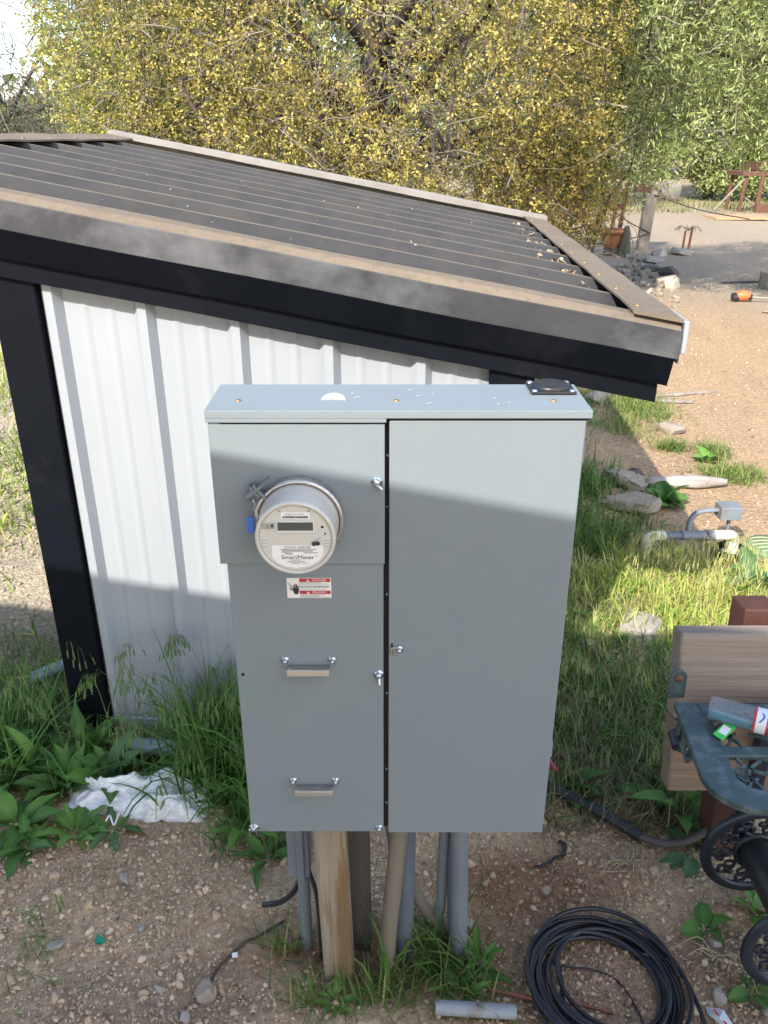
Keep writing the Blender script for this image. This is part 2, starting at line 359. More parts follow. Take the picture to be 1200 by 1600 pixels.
for i in range(11):
    a = -.034+i*.305
    for r in (RE-e+.03, RH+.12):
        if sme is None: o = sm_.build('screw', M_brass, shed); sme = o.data
        else: o = link('screw', sme, None, shed)
        o.location = (r, a+.02, zt(r)+.012)
# white strip on the eave face
mb = MB(); mb.box(RE+.004, RE+.022, -.09, .10, 1.52, 1.615); mb.build('end_cap', M_white, shed, bevel=.003)
# walls: ribbed sheets
WP = .286
def wallsheet(r0, npit, x_of, name='wall_sheet', top=lambda r: zt(r)-.055, mir=False):
    pts = [(r0+j*WP+a*WP/.305, hh*.9) for j in range(npit) for (a, hh) in PAT[:-1]]+[(r0+npit*WP, 0)]
    mb = MB(); q = len(pts)
    for lev in range(2):
        for (r, hh) in pts: mb.v.append(x_of(r, hh)+((.03,) if lev == 0 else (top(r),)))
    for j in range(q-1):
        mb.f.append((j, j+1, q+j+1, q+j)); mb.mi.append(0); mb.sm.append(False)
    return mb.build(name, M_white, shed)
front = lambda r, hh: (r, .012-hh)
wallsheet(.030-.0, 2, front); wallsheet(.030+2*WP, 3, front)
side = lambda xx, sg: (lambda r, hh: (xx+sg*hh, r))
wallsheet(.0, 10, side(1.55, 1), top=lambda r: zt(1.55)-.055); wallsheet(.0, 10, side(-.10, -1), top=lambda r: zt(-.1)-.055)
back = lambda r, hh: (r, 2.95+hh)
wallsheet(.0, 5, back)
for (x0, x1) in ((-.108, .032), (1.42, 1.558)):
    for y0 in (-.03, 2.86):
        mb = MB(); mb.v = []
        z0 = zt(x0)-.06; z1 = zt(x1)-.06
        mb.add([(x0, y0, -.02), (x1, y0, -.02), (x1, y0+.13, -.02), (x0, y0+.13, -.02), (x0, y0, z0), (x1, y0, z1), (x1, y0+.13, z1), (x0, y0+.13, z0)],
               [(3, 2, 1, 0), (4, 5, 6, 7), (0, 1, 5, 4), (1, 2, 6, 5), (2, 3, 7, 6), (3, 0, 4, 7)])
        mb.build('corner_post', M_black, shed, bevel=.004)
mb = MB(); mb.box(.033, 1.419, -.012, .006, 0.0, .05); mb.build('base_channel', M_white, shed)

# ------------------------------------------------------------------ electrical cabinet
cab = thing('electrical_cabinet', 'tall grey steel electrical cabinet with a double width front raised on posts', 'electrical cabinet', (.0265, 1.5, .62))
cx, cy, cz = .0265, 1.5, .62
def cbox(x0, x1, y0, y1, z0, z1): mb = MB(); mb.box(x0-cx, x1-cx, y0-cy, y1-cy, z0-cz, z1-cz); return mb
cbox(-.306, .366, 1.449, 1.585, .622, 1.634).build('enclosure', M_cab, cab, bevel=.003)
cbox(-.0035, .0135, 1.4455, 1.4488, .626, 1.631).build('gap_strip', M_dark, cab)
cbox(-.311, -.001, 1.4335, 1.4465, .620, 1.340).build('lower_cover', M_cab, cab, bevel=.002)
cbox(-.3235, .0015, 1.4285, 1.4325, 1.333, 1.622).build('meter_cover', M_cab, cab, bevel=.0015)
cbox(.0098, .3705, 1.4300, 1.4465, .620, 1.629).build('door', M_cab, cab, bevel=.0025)
mb = MB()   # hood with a rolled front lip, lip deeper on the left
hp = lambda lo: [(1.4235-cy, lo-cz), (1.4235-cy, 1.6495-cz), (1.592-cy, 1.6515-cz), (1.592-cy, 1.60-cz), (1.589-cy, 1.60-cz), (1.589-cy, 1.646-cz), (1.4265-cy, 1.6455-cz), (1.4265-cy, lo-cz)]
mb.prism(hp(1.6345), 0, -.3265-cx, .379-cx); mb.build('hood', M_cab, cab, bevel=.0022, seg=3)
cbox(-.3262, .0045, 1.4242, 1.4275, 1.6265, 1.6360).build('hood_lip', M_cab, cab, bevel=.001)
cbox(-.3225, .001, 1.4305, 1.449, 1.6228, 1.6255).build('gap_strip', M_dark, cab)
cbox(.012, .376, 1.4325, 1.449, 1.6295, 1.6338).build('gap_strip', M_dark, cab)
def bolt(x, z, y=1.4335, s=1.0, name='bolt', par=cab):
    mb = MB(); mb.lathe([(.011*s, 0), (.011*s, -.0016), (.007*s, -.002), (.007*s, -.0065), (.0055*s, -.009), (.003*s, -.0102), (.0001, -.0105)], 14, axis=1)
    mb.box(-.0055*s, .0055*s, -.0118, -.0098, -.0008, .0008)
    return mb.build(name, M_zinc, par, loc=(x-cx, y-cy, z-cz), rot=(0, rnd.uniform(0, 1.5), 0))
bolt(-.0135, 1.509, 1.4285, 1.0); bolt(-.011, 1.066); bolt(-.0115, .633, s=.8); bolt(-.3035, .633, 1.4335, 1.05)
mb = MB(); mb.tube([(0, 0, 0), (.001, -.006, -.012), (.001, -.008, -.019)], .0028, 8); mb.build('bolt_clip', M_zinc, cab, loc=(-.0105-cx, 1.4325-cy, 1.064-cz))
mb = MB(); mb.tube([(-.006, -.003, -.003), (.004, -.008, -.006), (.010, -.010, -.012)], .0034, 8); mb.build('bolt_clip', M_zinc, cab, loc=(-.0135-cx, 1.4275-cy, 1.509-cz))
mb = MB(); mb.tube([(-.008, 0, .012), (-.008, -.004, -.004), (.008, -.004, -.004), (.008, 0, .012)], .003, 8); mb.build('bolt_clip', M_zinc, cab, loc=(-.3035-cx, 1.4225-cy, .626-cz))
for (z, x0, x1, k) in ((1.103, -.210, -.105, 1), (.777, -.208, -.106, .95)):   # two pull handles
    hd = MB(); xm0, xm1 = x0+.009-cx, x1-.009-cx
    hd.prism([(x0+.004-cx, z+.010-cz), (x0+.020-cx, z+.010-cz), (xm1-.010, z+.010-cz-.0), (x1-.004-cx, z+.010-cz)], 1, 0, .001) if False else None
    hd.box(x0-.004-cx, x0+.012-cx, -.0695, -.0668, z-.008-cz, z+.009-cz); hd.box(x1-.012-cx, x1+.004-cx, -.0695, -.0668, z-.008-cz, z+.009-cz)
    M, bb = rotbox((x0+x1)/2-cx, -.0805, z-.012-cz, x1-x0-.017, .026, .0022, rx=math.radians(-14)); hd.box(*bb, M=M)
    M, bb = rotbox((x0+x1)/2-cx, -.0945, z-.0155-cz, x1-x0-.017, .0022, .0125, rx=math.radians(-8)); hd.box(*bb, M=M)
    hb = hd.build('handle', M_steel, cab, bevel=.0008)
    for x in (x0+.003, x1-.003):
        b = bolt(x, z+.001, 1.4305, .72)
        b.parent = hb
# latch
lt = MB(); lt.box(.0145-cx, .0185-cx, -.0715, -.0695, 1.118-cz, 1.146-cz); lo_ = lt.build('latch_slot', M_dark, cab)
lt = MB(); lt.box(.0135-cx, .0175-cx, -.079, -.0655, 1.123-cz, 1.139-cz); lt.box(.0175-cx, .0315-cx, -.0735, -.0702, 1.127-cz, 1.138-cz); lt.build('latch', M_steel, cab, bevel=.001)
bolt(.0315, 1.1335, 1.4275, .75)
for (z) in (1.565, .86):
    mb = MB(); mb.tube([(.3715-cx, -.058, z-.022-cz), (.3715-cx, -.058, z+.022-cz)], .0042, 8); mb.build('hinge', M_cab, cab)
mb = MB(); mb.lathe([(.004, 0), (.004, -.001), (.0001, -.0012)], 8, axis=1); mb.build('vent_hole', M_dark, cab, loc=(-.2985-cx, 1.4333-cy, 1.066-cz))
for (z) in (1.556, 1.45, 1.255, 1.01, .80, .70):
    mb = MB(); mb.lathe([(.0032, 0), (.0032, -.003), (.0001, -.004)], 8, axis=1); mb.build('rivet', M_zinc, cab, loc=(.0058-cx, 1.4452-cy, z-cz))
for u in (-.273, .023, .318):   # hood screws
    mb = MB(); mb.lathe([(.0055, 0), (.005, .0025), (.0001, .0035)], 10); mb.build('screw', M_brass, cab, loc=(u-cx, 1.482-cy, 1.6502-cz))
# hub plate on the hood, its dished cap and corner screws
hub = MB(); hub.box(-.044, .044, -.038, .038, 0, .006); hp_ = hub.build('hub_plate', M_blackpl, cab, bevel=.005, loc=(.325-cx, 1.555-cy, 1.6515-cz))
hub = MB(); hub.lathe([(.036, .006), (.036, .011), (.030, .0135), (.012, .012), (.0001, .0115)], 28); hub.build('hub_cap', M_blackpl, hp_)
for (a, b) in ((-.036, -.03), (.036, -.03), (-.036, .03), (.036, .03)):
    q = MB(); q.lathe([(.006, .006), (.005, .0085), (.0001, .0095)], 10); q.build('screw', M_zinc, hp_, loc=(a, b, 0))
# bent knockout tab on the hood and pale scuffs
kn = MB(); n = 12
for i in range(n+1):
    a = math.pi*i/n; x = -.024*math.cos(a); kn.v += [(x, -.008+.010*math.sin(a), 0), (x, -.006+.013*math.sin(a), .011*math.sin(a)+.0004)]
for i in range(n): kn.f.append((2*i, 2*i+2, 2*i+3, 2*i+1)); kn.mi.append(0); kn.sm.append(True)
kn.build('knockout_tab', mat('bare enamel edge', (.30, .33, .35), rough=.5), cab, loc=(-.095-cx, 1.49-cy, 1.6502-cz))
for i in range(9):
    x = rnd.choice((.05, .06, .09, .11, .12, -.05, .22, -.29)); y = rnd.uniform(1.45, 1.55); l = rnd.uniform(.006, .018); a = rnd.uniform(.2, 1.3)
    q = MB(); q.add([(0, 0, 0), (l, .0006, 0), (l*.9, .0022, 0), (l*.2, .0017, 0)], [(0, 1, 2, 3)]); q.build('scuff', M_cabscuff, cab, loc=(x-cx+rnd.uniform(-.015, .015), y-cy, 1.6512-cz+.0008), rot=(0, 0, a))
# warning sticker
stx, stz = -.1505, 1.2755
sk = MB(); sk.box(-.0445, .0445, -.0004, 0, -.0235, .0235); st = sk.build('warning_sticker', M_paper, cab, loc=(stx-cx, 1.4333-cy, stz-cz))
def flat(name, poly, m, par, y=-.0007):
    q = MB(); q.add([(a, y, b) for a, b in poly], [tuple(range(len(poly)))]); return q.build(name, m, par)
rect = lambda x0, x1, z0, z1: [(x0, z0), (x1, z0), (x1, z1), (x0, z1)]
for (z0, word) in ((.0145, 'DANGER'), (-.0135, 'PELIGRO')):
    flat('red_band', rect(-.0185, .043, z0, z0+.0082), M_red, st)
    flat('warning_triangle', [(-.0055, z0+.0012), (.0015, z0+.0012), (-.002, z0+.007)], M_paper, st, -.0011)
    flat('triangle_mark', rect(-.0024, -.0016, z0+.002, z0+.005), M_red, st, -.0014)
    text('lettering', word, .0068, M_paper, st, (.0205, -.0011, z0+.0041), (math.pi/2, 0, 0), sx=1.05)
flat('frame_line', rect(-.0192, -.0187, -.0225, .0227), M_ink, st); flat('frame_line', rect(-.0437, .0437, -.0228, -.0222), M_ink, st)
for j, (z, x1, hgt) in enumerate([(.0118, .022, .0016), (.009, .040, .0012), (.0045, .042, .0012), (.0015, .041, .0026), (-.0025, .036, .0012), (-.0165, .030, .0016), (-.019, .017, .0012), (-.0212, .040, .001)]):
    x = -.017; q = MB()
    while x < x1:
        w_ = rnd.uniform(.0012, .0042); q.add([(x, -.0007, z), (x+w_, -.0007, z), (x+w_, -.0007, z+hgt), (x, -.0007, z+hgt)], [(0, 1, 2, 3)]); x += w_+.0007
    q.build('fine_print', M_inkgrey, st)
hand = MB()
hand.add([(x, -.0008, z) for x, z in [(-.0315, -.0098), (-.0285, -.0142), (-.0235, -.0142), (-.0208, -.0095), (-.0205, .0005), (-.0325, .0005)]], [tuple(range(6))])
for (x, z1) in ((-.0311, .0075), (-.0280, .0105), (-.0250, .0095), (-.0220, .0065)): hand.add([(x-.0012, -.0008, -.0002), (x+.0012, -.0008, -.0002), (x+.001, -.0008, z1), (x-.001, -.0008, z1)], [(0, 1, 2, 3)])
hand.add([(-.0325, -.0008, -.006), (-.0325, -.0008, -.001), (-.0360, -.0008, .0012), (-.0358, -.0008, -.0015)], [(0, 1, 2, 3)])
hand.build('hand_pictogram', M_ink, st)
z_ = MB(); zz = [(-.0425, .0125), (-.0375, .0075), (-.0345, .0045), (-.0385, .001), (-.0378, -.003), (-.0345, -.004)]
for (a, b) in zip(zz[:-1], zz[1:]): 
    dx, dz = b[0]-a[0], b[1]-a[1]; l = math.hypot(dx, dz); nx_, nz_ = -dz/l*.0007, dx/l*.0007
    z_.add([(a[0]+nx_, -.0008, a[1]+nz_), (a[0]-nx_, -.0008, a[1]-nz_), (b[0]-nx_, -.0008, b[1]-nz_), (b[0]+nx_, -.0008, b[1]+nz_)], [(0, 1, 2, 3)])
z_.build('shock_pictogram', M_ink, st)

# ------------------------------------------------------------------ electricity meter
mt = thing('electricity_meter', 'round grey digital electricity meter in a steel ring on the grey cabinet', 'electricity meter', (-.161, 1.4285, 1.437))
q = MB(); q.lathe([(.080, 0), (.0845, -.003), (.0855, -.012), (.0835, -.017), (.086, -.021), (.0835, -.026), (.079, -.027), (.0765, -.02)], 56, axis=1); q.build('sealing_ring', M_steel, mt)
q = MB(); q.lathe([(.0765, -.018), (.0758, -.030), (.0745, -.06), (.0735, -.088)], 56, axis=1); q.build('meter_body', M_meter, mt)
M_clear = mat('clear cover rim', (.52, .51, .47), rough=.22, coat=.3)
q = MB(); q.lathe([(.0736, -.086), (.0738, -.094), (.0725, -.0985), (.0695, -.0995), (.0668, -.0985), (.0665, -.094)], 56, axis=1); q.build('cover_rim', M_clear, mt)
q = MB(); q.lathe([(.0668, -.0925), (.0668, -.0945), (.064, -.0962), (.0001, -.0962)], 56, axis=1, sm=False); fc = q.build('meter_face', M_meterface, mt)
fy = -.0966
def fl(name, poly, m, y=fy, par=fc): return flat(name, poly, m, par, y)
q = MB(); q.box(-.033, .0355, fy-.0022, fy, .0127, .0356); q.build('display_bezel', mat('pale bezel', (.66, .66, .62), rough=.4), fc, bevel=.0008)
fl('display', rect(-.031, .0333, .0172, .0338), M_lcd, fy-.0026)
q = MB()
for i in range(6):
    x = -.023+i*.0088
    for (a, b, c, dd) in ((0, .005, .0096, .0104), (0, .005, .0025, .0032), (0, .0007, .003, .0098), (.0043, .005, .003, .0098), (0, .005, .006, .0067)):
        q.add([(x+a, fy-.0029, .019+c), (x+b, fy-.0029, .019+c), (x+b, fy-.0029, .019+dd), (x+a, fy-.0029, .019+dd)], [(0, 1, 2, 3)])
q.build('display_digits', mat('lcd segment', (.058, .070, .064), rough=.3), fc)
fl('serial_label', rect(-.024, .0277, .0395, .0525), M_paper)
q = MB(); x = -.021
while x < .025:
    w_ = rnd.uniform(.0005, .0016); q.add([(x, fy-.0004, .0412), (x+w_, fy-.0004, .0412), (x+w_, fy-.0004, .0452), (x, fy-.0004, .0452)], [(0, 1, 2, 3)]); x += w_+.0005
for i in range(7): q.add([(-.016+i*.005, fy-.0004, .0482), (-.0125+i*.005, fy-.0004, .0482), (-.0125+i*.005, fy-.0004, .0493), (-.016+i*.005, fy-.0004, .0493)], [(0, 1, 2, 3)])
q.build('bar_code', M_ink, fc)
for x in (-.0267, .0262): fl('slot', rect(x-.0026, x+.0026, .0543, .0558), M_ink)
q = MB(); q.lathe([(.0001, -.0006), (.0025, -.0006), (.0025, .0)], 14, axis=1); q.build('button', M_ink, fc, loc=(.0497, fy, .0235)); fl('slot', rect(.0532, .0556, .007, .0122), M_ink)
q = MB(); q.box(-.0595, -.0372, fy-.001, fy, .0195, .032); q.build('port_recess', mat('port grey', (.33, .33, .31), rough=.5), fc, bevel=.003); fl('port', rect(-.0425, -.0385, .0235, .0295), M_ink, fy-.0014); fl('port', rect(-.050, -.0475, .020, .0285), mat('port shadow grey', (.22, .22, .2), rough=.5), fy-.0014)
q = MB(); q.lathe([(.0001, -.0016), (.0038, -.0016), (.0046, 0)], 14, (.0335, fy, -.0105), 1); q.lathe([(.0001, -.0016), (.0038, -.0016), (.0046, 0)], 14, (.0402, fy, -.0098), 1); q.build('optical_port', M_ink, fc)
q = MB(); q.tube([(.031, fy-.001, -.0055), (.039, fy-.002, -.003), (.0455, fy-.001, .002)], .0008, 6); q.build('wire_tab', M_zinc, fc)
lab = [(-.044, -.0138), (.0507, -.0138), (.0500, -.033), (.041, -.0455), (.024, -.0565), (.0, -.0605), (-.024, -.0565), (-.036, -.049), (-.0435, -.039)]
lb = fl('name_plate', lab[::-1], M_paper)
def mtext(body, size, x, z, m=M_ink, sx=1): return text('lettering', body, size, m, lb, (x, fy-.0005, z), (math.pi/2, 0, 0), sx=sx)
mtext('FOCUS  AXR-SD', .0060, .003, -.0178, sx=1.12); mtext('SmartMeter', .0112, .003, -.0382, sx=1.12); mtext('PG&E', .0046, -.013, -.0312, sx=1.25); mtext('TM', .003, .0375, -.0355)
for (z, x0, x1, hh) in ((-.0228, -.028, .036, .0017), (-.0262, -.025, .031, .0024), (-.0285, -.026, -.006, .001), (-.0295, .014, .040, .0018), (-.0445, -.012, .010, .0013), (-.0485, -.016, .016, .0020), (-.0515, -.008, .006, .0012), (-.0515, .012, .023, .001)):
    q = MB(); x = x0
    while x < x1: w_ = rnd.uniform(.0009, .0024); q.add([(x, fy-.0005, z), (x+w_, fy-.0005, z), (x+w_, fy-.0005, z+hh), (x, fy-.0005, z+hh)], [(0, 1, 2, 3)]); x += w_+.0006
    q.build('fine_print', M_inkgrey, lb)
for sg in (-1, 1):
    for z in (-.004, -.010, -.016): fl('rim_groove', rect(sg*.0575-.0065, sg*.0575+.0065, z, z+.0007), M_inkgrey)
q = MB()   # ring clamp at upper left with its seal
for (a, s_) in ((0, 1), (.018, .7)):
    M, bb = rotbox(-.070-a*.6, -.020, .060+a*.1, .006, .020, .040*s_, ry=math.radians(-40)); q.box(*bb, M=M)
M, bb = rotbox(-.079, -.022, .064, .052, .018, .006, ry=math.radians(-40)); q.box(*bb, M=M)
M, bb = rotbox(-.064, -.022, .077, .006, .016, .030, ry=math.radians(45)); q.box(*bb, M=M)
q.tube([(-.094, -.024, .050), (-.082, -.024, .060)], .008, 10)
q.build('ring_clamp', mat('dull clamp metal', (.22, .25, .28), (.16, .18, .2), rough=.45, metal=.6, scale=50), mt, bevel=.001)
q = MB(); q.tube(spline([(-.088, -.026, .052), (-.080, -.030, .038), (-.083, -.030, .030), (-.076, -.034, .020), (-.0765, -.040, .012)], 5), .0008, 6); q.build('seal_wire', M_zinc, mt)
q = MB(); q.box(-.0985, -.0845, -.034, -.026, -.020, .011); q.build('seal_tag', M_blue, mt, bevel=.002)

# ------------------------------------------------------------------ posts and conduits under the cabinet
def post(name, label, cat, x0, y0, x1, y1, ztop, wx, wy, m, group=None, bev=.006, rz=0):
    t = thing(name, label, cat, (x0, y0, 0), group=group); zb = gh(x0, y0)-.08; q = MB()
    c, s = math.cos(rz), math.sin(rz); vs_ = []
    for (ox, oy, z) in ((0, 0, zb), (x1-x0, y1-y0, ztop)):
        for (a, b) in ((-wx/2, -wy/2), (wx/2, -wy/2), (wx/2, wy/2), (-wx/2, wy/2)): vs_.append((ox+a*c-b*s, oy+a*s+b*c, z))
    q.add(vs_, [(3, 2, 1, 0), (4, 5, 6, 7), (0, 1, 5, 4), (1, 2, 6, 5), (2, 3, 7, 6), (3, 0, 4, 7)]); q.build('shaft', m, t, bevel=bev); return t
post('wooden_post', 'rust streaked pale wooden post in front under the cabinet', 'post', -.121, 1.545, -.139, 1.545, .64, .082, .06, M_ironwood, bev=.010)
post('wooden_post', 'dark weathered wooden post standing behind the rust streaked one', 'post', -.073, 1.66, -.078, 1.64, .64, .075, .06, M_darkwood)
def pipe(name, label, cat, path, r, m, group=None, n=16, couple=()):
    t = thing(name, label, cat, path[0], group=group); o = Vector(path[0]); q = MB(); q.tube([Vector(p)-o for p in path], r, n); q.build('tube', m, t)
    for (i, l) in couple:
        a = Vector(path[i])-o; b = a+(Vector(path[min(i+1, len(path)-1)])-Vector(path[i-1] if i else path[i])).normalized()*l
        q = MB(); q.tube([a, b], r*1.18, n); q.build('coupling', m, t)
    return t
pipe('conduit', 'tan dusty slanting conduit under the cabinet seam', 'conduit', [(.006, 1.560, -.06), (.012, 1.555, .12), (.042, 1.548, .55), (.045, 1.548, .64)], .0225, M_pvctan)
pipe('conduit', 'thick dark blue grey conduit just right of the cabinet seam', 'conduit', [(.055, 1.625, -.08), (.055, 1.61, .64)], .029, M_pvcdark)
pipe('conduit', 'thin pale grey conduit ending above the elbow pipe', 'conduit', [(.158, 1.66, .06), (.160, 1.64, .14), (.158, 1.59, .64)], .0145, M_pvcgrey)
pipe('conduit', 'long straight grey conduit at the right under the door', 'conduit', [(.214, 1.60, -.06), (.190, 1.575, .64)], .0235, M_pvcgrey)
pipe('conduit', 'dark thin conduit touching the long straight one on its left', 'conduit', [(.200, 1.64, -.06), (.170, 1.61, .64)], .014, M_pvcdark)
pipe('elbow_pipe', 'bent grey tan pipe curving up behind the blue grey conduit', 'pipe', spline([(.170, 1.655, -.02), (.155, 1.66, .045), (.120, 1.675, .075), (.090, 1.69, .12), (.075, 1.70, .18)], 5), .018, M_pvctan)
pipe('conduit', 'short dark flexible pipe behind the tan slanting conduit', 'conduit', spline([(.03, 1.64, .30), (.02, 1.63, .42), (.0, 1.61, .52), (-.01, 1.60, .64)], 5), .015, M_pvcdark)
pipe('black_cable', 'thin black cable hanging between the two conduits under the door', 'cable', spline([(.07, 1.66, .40), (.10, 1.67, .47), (.118, 1.66, .56), (.115, 1.64, .64)], 5), .006, M_cable)
pipe('black_cable', 'thin black cable running down left of the rust streaked post', 'cable', spline([(-.175, 1.56, .02), (-.176, 1.57, .10), (-.185, 1.60, .22), (-.205, 1.62, .29)], 5), .0055, M_cable)
pipe('black_cable', 'black cable slanting from the small grey box to the gravel', 'cable', spline([(-.36, 1.74, .01), (-.30, 1.71, .06), (-.25, 1.67, .16), (-.215, 1.64, .27)], 6), .008, M_cable)
gb = thing('junction_box', 'small grey box on a conduit under the cabinet left side', 'junction box', (-.225, 1.63, 0))
q = MB(); q.box(-.033, .025, -.025, .045, .275, .62); q.build('box_body', M_pvcgrey, gb, bevel=.004)
q = MB(); q.box(-.0085, .012, -.034, -.026, .27, .60); q.box(-.012, .018, -.042, -.026, .50, .545); q.build('hasp', M_pvcgrey, gb, bevel=.003)
q = MB(); q.tube([(.004, .0, -.03), (.004, .0, .275)], .0165, 14); q.build('conduit_stub', M_pvcgrey, gb)
gx0, gy0 = on_ground(700, 1583); 
pipe('pvc_pipe', 'pale grey pipe length lying on the gravel at the bottom', 'pipe', [(.135, 1.412, .026), (.345, 1.402, .022)], .0185, mat('pale grey pvc', (.30, .325, .35), (.26, .28, .30), rough=.45, scale=9, c3=(.2, .17, .14), s3=14, t3=(.55, .75)))
pipe('orange_cord', 'thin orange red cord half buried beside the pale grey pipe', 'cord', spline([(.28, 1.47, .012), (.36, 1.455, .012), (.42, 1.44, .012), (.52, 1.43, .010), (.60, 1.41, .006)], 5), .0045, mat('orange cord', (.26, .09, .05), (.20, .08, .05), rough=.6, scale=20), n=8)

# ------------------------------------------------------------------ cable coil
coil = thing('cable_coil', 'coil of black cable lying on the soil at bottom right', 'cable coil', (.595, 1.48, 0))
prng = random.Random(3); NL = 13; pts = []
for i in range(NL*40+1):
    th = 2*math.pi*i/40; k = i/40
    rr = .168+.028*math.sin(k*2.1+1.3)+.010*math.sin(k*5.3)
    ox = .012*math.sin(k*1.7); oy = .014*math.cos(k*1.3)
    zz_ = .012+.034*(.5+.5*math.sin(k*2.9+th*.5))
    pts.append((ox+rr*1.04*math.cos(th), oy+rr*math.sin(th), zz_))
q = MB(); q.tube(pts, .0062, 8); q.build('cable_loop', M_cable, coil)
q = MB(); q.tube(spline([(.05, .18, .045), (.14, .15, .04), (.205, .06, .03), (.232, -.05, .02), (.232, -.17, .018)]), .0062, 8); q.build('cable_tail', M_cable, coil)
q = MB(); q.tube(spline([(-.135, .08, .04), (-.115, .02, .03), (-.12, -.06, .02), (-.10, -.13, .012)]), .0062, 8); q.build('cable_tail', M_cable, coil)
q = MB(); q.tube(spline([(-.11, .06, .012), (-.02, .05, .010), (.04, .02, .008), (.07, -.05, .008), (.08, -.12, .006)]), .0026, 6); q.build('wire_end', M_cable, coil)

# black hose from behind the cabinet to the bench
hz_ = thing('garden_hose', 'dark rubber hose lying from the cabinet to the red post', 'hose', (.45, 2.2, 0))
pp = spline([(.40, 2.25, .05), (.55, 2.19, .055), (.70, 2.09, .05), (.80, 2.015, .035), (.835, 1.985, .03)], 6)
q = MB(); q.tube([(a-.45, b-2.2, c) for a, b, c in pp], .0195, 14); q.build('hose_sleeve', M_blackpl, hz_)
pp = spline([(.83, 1.988, .03), (.90, 1.955, .03), (.98, 1.955, .045), (1.08, 1.98, .09)], 6)
q = MB(); q.tube([(a-.45, b-2.2, c) for a, b, c in pp], .0125, 12); q.build('hose_tube', mat('grey rubber', (.075, .068, .064), rough=.6), hz_)
q = MB(); q.lathe([(.021, -.003), (.022, 0), (.021, .003)], 14); q.build('hose_tie', M_pvctan, hz_, loc=(.70-.45, 2.09-2.2, .05), rot=(0, math.pi/2, -.6))

# ------------------------------------------------------------------ hose reel stand: planks, post, reel with tray
LEAN = math.atan2(.098, .492)
wb = thing('plank_stand', 'weathered wooden backboard of stacked planks on a red brown post', 'wooden stand', (.812, 1.80, 0))
def plank(z0, z1, m, L=.86, bev=.008):
    q = MB(); q.box(0, L, 0, .070, z0, z1)
    o = q.build('plank', m, wb, bevel=bev, loc=(0, -.392*math.tan(LEAN), 0), rot=(-LEAN, 0, 0)); return o
M_plank1 = mat('grey weathered plank', (.31, .255, .205), (.225, .18, .145), rough=.85, scale=6, stretch=(.3, 3, 8), c3=(.255, .185, .13), s3=2.5, t3=(.45, .7), bump=.5, bscale=16)
M_plank2 = mat('brown plank', (.22, .155, .105), (.155, .11, .08), rough=.85, scale=7, stretch=(.35, 3, 9), bump=.4, bscale=16)
plank(.628, .884, M_plank1); plank(.402, .625, M_plank2)
q = MB(); q.box(.225, .325, .135, .235, -.08, .885); q.build('post', M_redwood, wb, bevel=.005, rot=(-math.radians(5.5), 0, 0))

rl = thing('hose_reel', 'dark green cast metal hose reel with ornate openwork tray on the planks', 'hose reel', (1.055, 1.785, 0))
TZ = .728
# tray outline (local), rounded front corners
def rrect(hw, y0, y1, r, taper=0.0, n=10):
    P = [(-hw+taper, y1), (-hw, y0+r)]
    P += [(-hw+r-r*math.cos(a), y0+r-r*math.sin(a)) for a in np.linspace(0, math.pi/2, n)][1:]
    P += [(hw-r+r*math.sin(a), y0+r-r*math.cos(a)) for a in np.linspace(0, math.pi/2, n)]
    P += [(hw-taper, y1)]; return P
def strip_between(Po, Pi, zo, zi, zb):
    q = MB(); n = len(Po)
    for i in range(n): q.v += [(Po[i][0], Po[i][1], zb), (Po[i][0], Po[i][1], zo-.004), (Po[i][0]*.995, Po[i][1], zo), (Pi[i][0], Pi[i][1], zi), (Pi[i][0], Pi[i][1], zb)]
    for i in range(n-1):
        for j in range(4): q.f.append((i*5+j, i*5+j+1, i*5+6+j, i*5+5+j)); q.mi.append(0); q.sm.append(False)
        q.f.append((i*5+4, i*5, i*5+5, i*5+9)); q.mi.append(0); q.sm.append(False)
    return q
Po = rrect(.305, -.395, -.008, .11, .025); Pi = rrect(.247, -.346, -.008, .07, .025)
strip_between(Po, Pi, TZ+.001, TZ-.0005, TZ-.016).build('tray_frame', M_green, rl)
Pk = rrect(.222, -.328, -.008, .052, .025); strip_between(rrect(.2465, -.3455, -.0085, .0695, .025), Pk, TZ-.004, TZ-.004, TZ-.014).build('tray_border', M_green, rl)
q = MB(); q.box(-.2215, .2215, -.043, -.009, TZ-.018, TZ-.002); q.box(-.245, .245, -.215, -.180, TZ-.017, TZ-.001); q.build('tray_crossbar', M_green, rl, bevel=.004)
sc = random.Random(5)
def scroll(q, cx_, cy_, r, a0, turns, sgn, z, rad=.0064):
    pts = []; n = int(14*turns)+4
    for i in range(n+1):
        t = i/n; a = a0+sgn*turns*2*math.pi*t; rr = r*(1-.62*t); pts.append((cx_+rr*math.cos(a), cy_+rr*math.sin(a), z))
    q.tube(pts, rad, 6, flat=.7)
def flatstrip(q, pts, w, z, th=.006):
    """flat cast bar following a plan curve"""
    n = len(pts); V = []
    for i in range(n):
        a, b = pts[max(i-1, 0)], pts[min(i+1, n-1)]; dx, dy = b[0]-a[0], b[1]-a[1]; l = math.hypot(dx, dy) or 1; ox, oy = -dy/l*w/2, dx/l*w/2; x, y = pts[i]
        V += [(x-ox, y-oy, z-th), (x-ox*.7, y-oy*.7, z), (x+ox*.7, y+oy*.7, z), (x+ox, y+oy, z-th)]
    q.add(V, [(i*4+j, i*4+4+j, i*4+5+j, i*4+1+j) for i in range(n-1) for j in range(3)]+[(i*4+3, i*4+7, i*4+4, i*4) for i in range(n-1)], 0, False)
